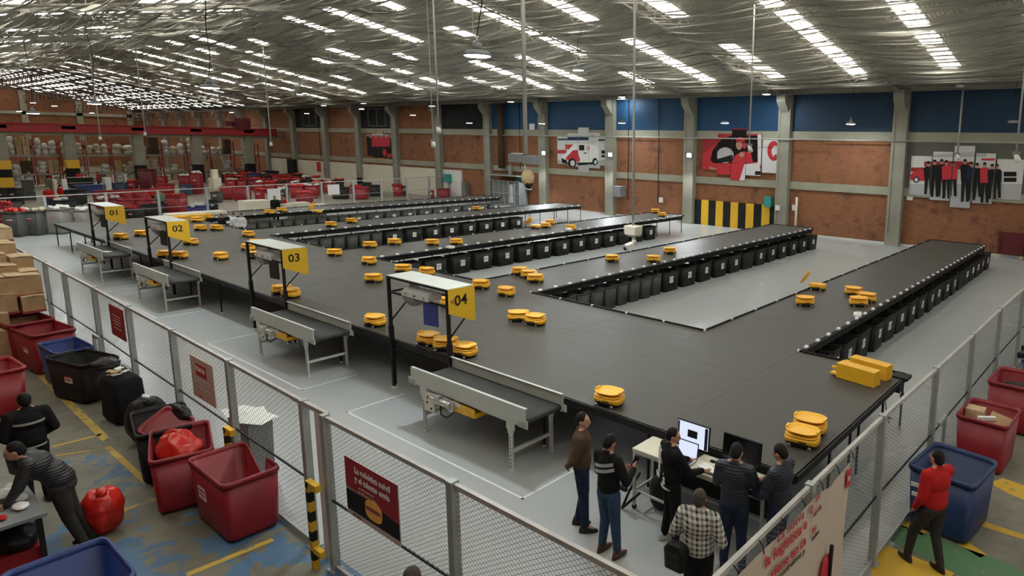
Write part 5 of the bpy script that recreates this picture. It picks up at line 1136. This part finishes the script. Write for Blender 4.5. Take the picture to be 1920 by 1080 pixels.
tag(MB().loft([capsule_loop(.972, .10, .06, 2, 12), capsule_loop(.985, .10, .06, 2, 12), capsule_loop(1.0, .06, .03, 2, 12)]).ob('computer_mouse', 'blackp'), 'black mouse by the lit monitor', 'mouse'); bpy.data.objects['computer_mouse'].location = (3.48, -5.02, 0)
tag(MB().box((4.2, -5.15, .985), (.34, .2, .02), rz=.2).box((4.2, -5.15, .997), (.3, .14, .004), 1, rz=.2).ob('keyboard', ['blackp', 'pdark']), 'black keyboard in front of the dark monitor', 'keyboard')
for i, (dx, m) in enumerate(((0, 'card2'), (.12, 'paper'), (.2, 'foam'))): tag(MB().box((4.3+dx*.6, -5.02-.05*i, .985), (.16, .11, .02), rz=.3*i).ob('notepad', m), f'small {["brown", "white", "cream"][i]} notepad at the right end of the desk', 'notepad')
bag('black backpack standing under the left end of the desk', 'blackbag', (2.62, -5.1, 0), (.20, .16, .28), 31, .1, 'backpack', 'backpack')
mb = MB(); mb.path([(2.2, -5.5, .02), (2.28, -5.42, .3), (2.3, -5.2, .5)], .02).path([(2.2, -5.5, .02), (2.5, -5.45, .35)], .02).box((2.22, -5.5, .35), (.14, .05, .06)); tag(mb.ob('folding_stool', 'blackp'), 'black folding stool frame beside the desk leg', 'stool')
# grey pedestal with flyers behind the fence
t = thing('grey_pedestal', 'grey mesh sided pedestal behind the fence covered with flyers', 'stand', (-3.55, -8.2, 0)); MB().box((0, 0, .42), (.80, .36, .84), taper=.92).ob('cabinet', 'greybox', t)
for i, (x, y, a) in enumerate(((-.32, .05, .3), (-.05, .12, -.2), (.25, .1, .15), (.05, -.1, .1), (-.3, -.12, -.15), (.38, -.05, .5))): o = MB().box((-3.55+x, -8.2+y, .855+.008*i), (.42, .28, .006), rz=a).ob('flyer', 'paper'); tag(o, f'white flyer on the grey pedestal, {ORD[i]} from the bottom of the fan', 'flyer', 'flyers on the grey pedestal')
# ================================================================== LEFT SORTING TABLE
t = thing('sorting_table', 'dark grey sorting table at the lower left corner', 'table', (0, 0, 0)); MB().box((-3.05, -11.4, .83), (1.35, 1.1, .04)).ob('table_top', 'greybox', t)
for x in (-3.65, -2.45):
    for y in (-10.92, -11.88): MB().box((x, y, .4), (.05, .05, .81)).ob('leg', 'blackp', t)
tag(MB().box((-3.0, -11.15, .2), (1.0, .45, .40), taper=.9).ob('red_crate', 'redb'), 'red crate full of black bags under the sorting table', 'crate'); bag('black bags stuffed under the sorting table', 'blackbag', (-2.85, -11.1, .32), (.42, .24, .2), 33, .15)
R = random.Random(41)
for i, (x, y, m, d, nm) in enumerate(((-2.75, -11.02, 'paper', (.24, .16, .05), 'white parcel with black marks'), (-2.95, -11.12, 'blackbag', (.14, .1, .06), 'small black pouch'), (-3.0, -10.98, 'paper', (.2, .15, .05), 'white envelope bag'), (-3.25, -11.1, 'whitebag', (.3, .2, .08), 'grey wrapped parcel'), (-3.4, -10.98, 'whitebag', (.25, .18, .07), 'crumpled grey pouch'), (-2.6, -11.2, 'redc', (.16, .08, .03), 'pink red wrapper'), (-2.72, -11.3, 'paper', (.3, .16, .05), 'long white parcel'), (-3.2, -11.3, 'whitebag', (.24, .2, .07), 'pale clear bag'), (-3.45, -11.2, 'wline', (.2, .08, .02), 'yellow slip'))):
    bag(nm+' on the sorting table', m, (x, y, .855), (d[0]/2, d[1]/2, d[2]/1.6), 50+i, .1, 'parcel', 'parcel')

# ================================================================== FAR HALL: PORTAL, CRANE BEAM, RACKS, CARTS
PXX = -77.0
pc = struct('trim_5', MB().box((PXX, 10, onx(262, 252, PXX).z), (.5, 62, .45)), 'conc2')
for px in (5, 134, 262, 370, 468):
    p = onx(px, 300, PXX); zt = onx(262, 245, PXX).z
    c = MB().box((PXX, p.y, zt/2), (.8, .8, zt)).box((PXX, p.y, zt+.15), (1.0, 1.0, .3)).ob('pillar', 'conc', pc)
    MB().box((PXX+.02, p.y, 1.0), (.86, .86, 2.0)).ob('pillar_guard', 'darkp', c); 
    if px < 200: MB().box((PXX+.05, p.y, 2.2), (.9, .9, .8)).ob('yellow_band', 'signy', c)
    if px == 5: MB().box((PXX+.05, p.y, .6), (.9, .9, .9)).ob('yellow_band', 'signy', c)
a = onx(0, 240, PXX); zc = a.z
t = thing('crane_beam', 'long red overhead crane beam above the storage racks', 'crane', (0, 0, 0)); y1 = onx(515, 242, PXX).y
MB().box((PXX+.2, (y1-8)/2, zc+.12), (.6, y1+8, .75)).box((PXX+.2, (y1-8)/2, zc+.5), (.8, y1+8, .08)).box((PXX+.2, (y1-8)/2, zc-.26), (.8, y1+8, .08)).ob('girder', 'crane', t)
p = onx(450, 228, PXX); MB().box((PXX+.2, p.y, zc+1.1), (1.0, 1.6, 1.1)).box((PXX+.2, p.y-1.2, zc+1.0), (.5, .8, .5)).ob('hoist', 'dkred', t)
RXX = -79.2; shelf = [onx(200, y, RXX).z for y in (323, 290)]; zg = [.15]+shelf
ys = [onx(x, 300, RXX).y for x in (-8, 12, 62, 112, 160, 208, 256, 302, 348, 392, 436, 482)]
good = ['whitebag', 'beige', 'whitebag', 'card', 'beige', 'redc', 'card2', 'whitebag', 'greyw', 'brown', 'beige', 'whitec']
goodn = {'whitebag': 'white sacks', 'beige': 'beige sacks', 'card': 'brown cartons', 'redc': 'red bundle', 'card2': 'pale cartons', 'greyw': 'grey bales', 'whitec': 'white bales', 'brown': 'dark bundle'}
R = random.Random(77)
rt = thing('pallet_rack', 'tall red and grey pallet racks along the far wall', 'rack', (0, 0, 0))
for i, y in enumerate(ys):
    up = MB()
    for dx in (-.5, .5): up.box((RXX+dx, y, 2.1 if i % 2 else 2.3), (.10, .10, 4.4))
    z = .3
    while z < 4: up.tube((RXX-.5, y, z), (RXX+.5, y, z+.5), .02, 4, caps=False); z += .5
    up.ob('upright', 'rackred', rt)
for a, b in zip(ys, ys[1:]):
    for z in shelf:
        for dx in (-.5, .5): MB().box((RXX+dx, (a+b)/2, z-.06), (.05, b-a-.1, .2)).ob('shelf_beam', 'rackgrey', rt)
        MB().box((RXX, (a+b)/2, z), (1.0, b-a-.1, .03)).ob('deck_board', 'rackgrey', rt)
for bi, (a, b) in enumerate(zip(ys, ys[1:])):
    for li, z in enumerate(zg):
        n = R.choice((2, 3, 3)); wd = (b-a-.3)/n
        for k in range(n):
            m = R.choice(good); h = R.uniform(1.0, 1.9) if li == 2 else R.uniform(1.0, 1.4)
            if (li == 1 and R.random() < .12) or bi == len(ys)-2 and li == 2: continue
            y = a+.15+wd*(k+.5); nm = f'{goodn[m]} on the {["floor level", "middle level", "top level"][li]} of rack bay {ORD[bi]} from the left, {ORD[k]} in it'
            if m in ('whitebag', 'beige', 'redc', 'whitec'):
                mb = MB(); 
                for q in range(R.choice((2, 3))): mb.sphere((R.uniform(-.1, .1), R.uniform(-.12, .12)*wd, .2+h*.33*q), (.42, wd*.46, max(.16, h*.24)), 10, 6, amp=.10, rnd=R)
                o = mb.ob('sack', m, kind='stuff')
            else:
                mb = MB(); 
                for q in range(2):
                    for r_ in range(2): mb.box((0, (q-.5)*wd*.47, h*.25+h*.5*r_), (.8, wd*.44, h*.48), rz=R.uniform(-.05, .05))
                o = mb.ob('carton_stack', m)
            del_ = o.get('kind')
            if del_: del o['kind']
            o.location = (RXX, y, z+.02); tag(o, nm, 'goods', 'goods on the far racks')
# grey partition cabinets and dark shelving in front of the racks
def far_box(label, x0, y0, x1, y1, X, dp, m, name='cabinet', cat='cabinet', group=None):
    a = onx(x0, y0, X); b = onx(x1, y1, X); z0 = 0; t = thing(name, label, cat, (X-dp/2, (a.y+b.y)/2, z0), 0, group); h = a.z-z0; w_ = abs(b.y-a.y)
    MB().box((0, 0, h/2), (dp, w_, h)).ob('body', m, t); MB().box((dp/2+.01, 0, h*.5), (.02, w_*.9, h*.94)).ob('door', m, t); MB().box((dp/2+.03, w_*.4, h*.5), (.03, .03, h*.12)).ob('handle', 'ppale', t)
    return t
far_box('dark grey tall cabinet before the racks', 43, 338, 68, 372, -62, .8, 'bingrey'); far_box('narrow brown cabinet between grey ones', 88, 335, 103, 372, -60, .8, 'greyw'); far_box('cream partition panel left of the pale door', 100, 337, 112, 378, -59.5, .5, 'cream'); far_box('tall pale partition panel near the red shirts', 116, 336, 131, 380, -59, .3, 'ppale')
far_box('pale grey cabinet right of the dark shelving', 196, 333, 211, 360, -66, .8, 'ppale'); far_box('beige upright panel by the red carts', 398, 318, 411, 346, -55, .4, 'foam'); far_box('beige low box under the upright panel', 399, 334, 416, 352, -54.5, 1., 'cream')
t = far_box('black open shelving where two red shirts work', 132, 334, 178, 362, -68, .6, 'blackp', 'shelving', 'shelf')
for i in range(3): MB().box((.35, 0, .4+.5*i), (.1, 2.0, .03)).ob('shelf_board', 'ppale', t)
tag(MB().box((-66, onx(168, 355, -66).y, .8), (1.2, 2.0, .06)).box((-66, onx(168, 355, -66).y, .385), (.9, 1.6, .77)).ob('blue_table', 'blue'), 'blue topped table in front of the black shelving', 'table')

def far_cart(col, x0, x1, yb, h, cap, stack=0, top=None, k=[0]):
    k[0] += 1; a = onz(x0, yb); b = onz(x1, yb); c = (a+b)/2; w_ = (b-a).length
    nice = {'red': 'dark red', 'redb': 'red', 'dkred': 'deep red', 'blue': 'blue', 'blued': 'slate blue', 'blackp': 'black', 'bingrey': 'dark grey', 'truss': 'brown'}[col]
    t = cart(f'distant {nice} cart {cap}', col, c.x-.3, c.y, min(1.1, w_), w_*.96, h, math.atan2((b-a).y, (b-a).x)-PI/2, lab=1, group='distant carts beyond the far fence')
    if top:
        mb = MB(); R_ = random.Random(k[0])
        for q in range(9): mb.sphere((R_.uniform(-.35, .35), R_.uniform(-.42, .42)*w_, h-.02+R_.uniform(0, .1)), (.22, w_*.12, .12), 7, 5, amp=.2, rnd=R_)
        o = mb.ob('packages', top, kind='stuff'); o.location = (c.x-.3, c.y, 0); tag(o, f'heap of packages in the distant {nice} cart {cap}', 'packages')
FCX = [
 ('red', 182, 206, 383, 1.0, 'first of the long back row behind sign 01', None), ('redb', 207, 230, 382, 1.0, 'second of the long back row behind sign 01', None), ('redb', 231, 256, 381, 1.0, 'third of the long back row behind sign 01', None), ('redb', 257, 282, 380, 1.0, 'fourth of the long back row behind sign 01', None),
 ('red', 190, 228, 398, .95, 'left of the middle row piled with white packets', 'whitebag'), ('redb', 229, 262, 399, .9, 'middle of the row just above sign 01', None), ('redb', 263, 299, 398, .9, 'right of the row just above sign 01', None), ('redb', 313, 353, 401, 1.2, 'wide one right of the grey green shirt', 'redc'),
 ('blackp', 275, 312, 406, .8, 'low one right of sign 01', None), ('blue', 361, 396, 405, .7, 'low one above sign 02', 'whitec'), ('blackp', 397, 412, 403, 1.0, 'beside the low blue one', None),
 ('redb', 298, 316, 349, 1.0, 'upper left in the stacked reds', None), ('dkred', 268, 296, 361, 2.1, 'tall column of stacked carts', None), ('redb', 300, 328, 364, .9, 'lower one in the stacked reds', None), ('red', 340, 361, 352, 1.2, 'above the blue one, heaped with bags', 'whitebag'), ('blued', 342, 362, 366, .9, 'below the heaped red ones', None),
 ('red', 363, 384, 364, 1.9, 'tall one right of the slate blue one', 'whitebag'), ('blued', 217, 242, 362, .9, 'left of the small red pair', None), ('red', 243, 261, 361, 1.0, 'with a round red bag, right of slate blue', 'redbag'),
 ('redb', 419, 443, 374, 1.1, 'first under the far rail left of the boards', None), ('redb', 445, 473, 377, 1.2, 'second under the far rail left of the boards', None), ('bingrey', 401, 420, 381, .9, 'left of the first rail pair', None), ('redb', 483, 499, 377, .9, 'beside the first white board', 'redbag'), ('bingrey', 526, 545, 380, 1.1, 'with white packets right of the first board', 'whitebag'),
 ('redb', 549, 575, 372, 1.1, 'first of the red row between the boards', 'redbag'), ('redb', 577, 603, 371, 1.1, 'second of the red row between the boards', 'whitebag'), ('redb', 560, 590, 380, .8, 'front one of the row between the boards', 'redbag'), ('blackp', 627, 659, 373, 1.0, 'behind the second white board', None),
 ('redb', 661, 682, 365, .9, 'rear one of the pair right of the second board', None), ('redb', 667, 695, 374, 1.0, 'front one of the pair right of the second board', 'redc'), ('blackp', 677, 700, 362, 1.0, 'rear dark one by the white wall', None), ('blackp', 696, 720, 368, 1.0, 'front dark one by the white wall', None),
 ('redb', 741, 758, 368, 1.0, 'heaped one before the white wall', 'redc'), ('dkred', 758, 768, 367, .9, 'narrow one beside the heaped one', None), ('red', 807, 818, 374, .8, 'left one near the teal switch box', None), ('red', 824, 848, 373, .9, 'right one near the teal switch box', None),
 ('blue', 471, 493, 345, 1.2, 'deep in the sea of carts', 'redc'), ('blackp', 496, 523, 340, 1.2, 'deep beside the blue one', None),
 ('blackp', 0, 22, 386, 1.2, 'with white labels at the left edge, first', None), ('blackp', 23, 45, 385, 1.2, 'with white labels at the left edge, second', None), ('bingrey', 18, 40, 400, .7, 'lower one at the left edge', None), ('blackp', 105, 140, 397, .8, 'left behind gate 01', 'whitec'), ('blackp', 128, 162, 384, 1.1, 'upper one left behind gate 01', None),
 ('bingrey', 21, 55, 444, 1.3, 'nearest dark one against the far fence, left', 'redbag'), ('bingrey', 56, 93, 441, 1.3, 'nearest dark one against the far fence, right', 'beige'), ('truss', 97, 138, 438, 1.35, 'wrapped pallet load by the fence, left', 'whitebag'), ('truss', 139, 180, 434, 1.2, 'wrapped pallet load by the fence, right', 'whitebag'), ('dkred', 181, 208, 430, .9, 'low one behind the legs of gate 01', None), ('redb', 4, 26, 420, 1.2, 'with pink bag at the left edge', 'redbag'),
 ('blackp', 213, 240, 415, .8, 'black pair right of sign 01, left', None), ('blackp', 241, 270, 412, .7, 'black pair right of sign 01, right', 'redc'),
]
R = random.Random(99)
for col, x0, x1, yb, h, cap, top in FCX: far_cart(col, x0, x1, yb, h, cap, 0, top)
# sea of carts deep in the hall
rows = [(338, 416, 520, 16), (343, 420, 560, 17), (349, 425, 600, 18), (356, 430, 640, 20), (362, 480, 625, 22)]
tops = ['whitebag', 'redbag', None, 'redc', 'beige', 'blackbag', None]
for ri, (yb, xa, xb, st) in enumerate(rows):
    x = xa; i = 0
    while x < xb and i < 20:
        far_cart(R.choice(('redb', 'red', 'redb', 'red', 'dkred', 'blackp')), x, x+st-2, yb, 1.0, f'{ORD[i]} from the left in the {ORD[ri]} row of the crowd', 0, R.choice(tops)); x += st; i += 1
# cream foam blocks on the deck edge
def foamb(label, x0, y0, x1, y1, X, dp):
    a = onx(x0, y0, X); b = onx(x1, y1, X); tag(MB().box((X-dp/2, (a.y+b.y)/2, a.z/2), (dp, abs(b.y-a.y), a.z)).ob('foam_block', 'foam'), label, 'foam block')
foamb('longest cream block standing by the far deck arm', 459, 378, 508, 400, -34.0, 1.0); foamb('cream block right of the person in black', 538, 383, 552, 393, -34.0, .6); foamb('long low cream block further along the far arm', 553, 381, 582, 391, -34.0, .8); foamb('lowest cream block at the end of the row', 584, 384, 612, 389, -34.0, .6)
p = onz(355, 410, DK); o = MB().box((0, 0, 0), (1.0, 2.6, .14)).ob('foam_sheet', 'foam'); o.location = (-33.2, p.y+.8, DK+.08); tag(o, 'pale sheet lying across the far deck edge', 'sheet')
bag('white bag lying on the middle arm by a robot', 'whitebag', (onz(1066, 434, DK).x, onz(1066, 434, DK).y, DK), (.22, .15, .10), 61); bag('clear wrap lying at the middle arm tags', 'ppale', (onz(844, 466, DK).x, onz(844, 466, DK).y, DK), (.22, .15, .06), 62, .1, 'plastic_wrap', 'wrap')
o = MB().box((0, 0, 0), (.2, .3, .06), rz=.3).box((.02, .05, .04), (.12, .12, .03), rz=.5).ob('parcel', 'paper'); p = onz(1608, 594, DK); o.location = (2.36, p.y, DK+.06); tag(o, 'small white and dark parcel caught on the tags of the nearest arm', 'parcel')
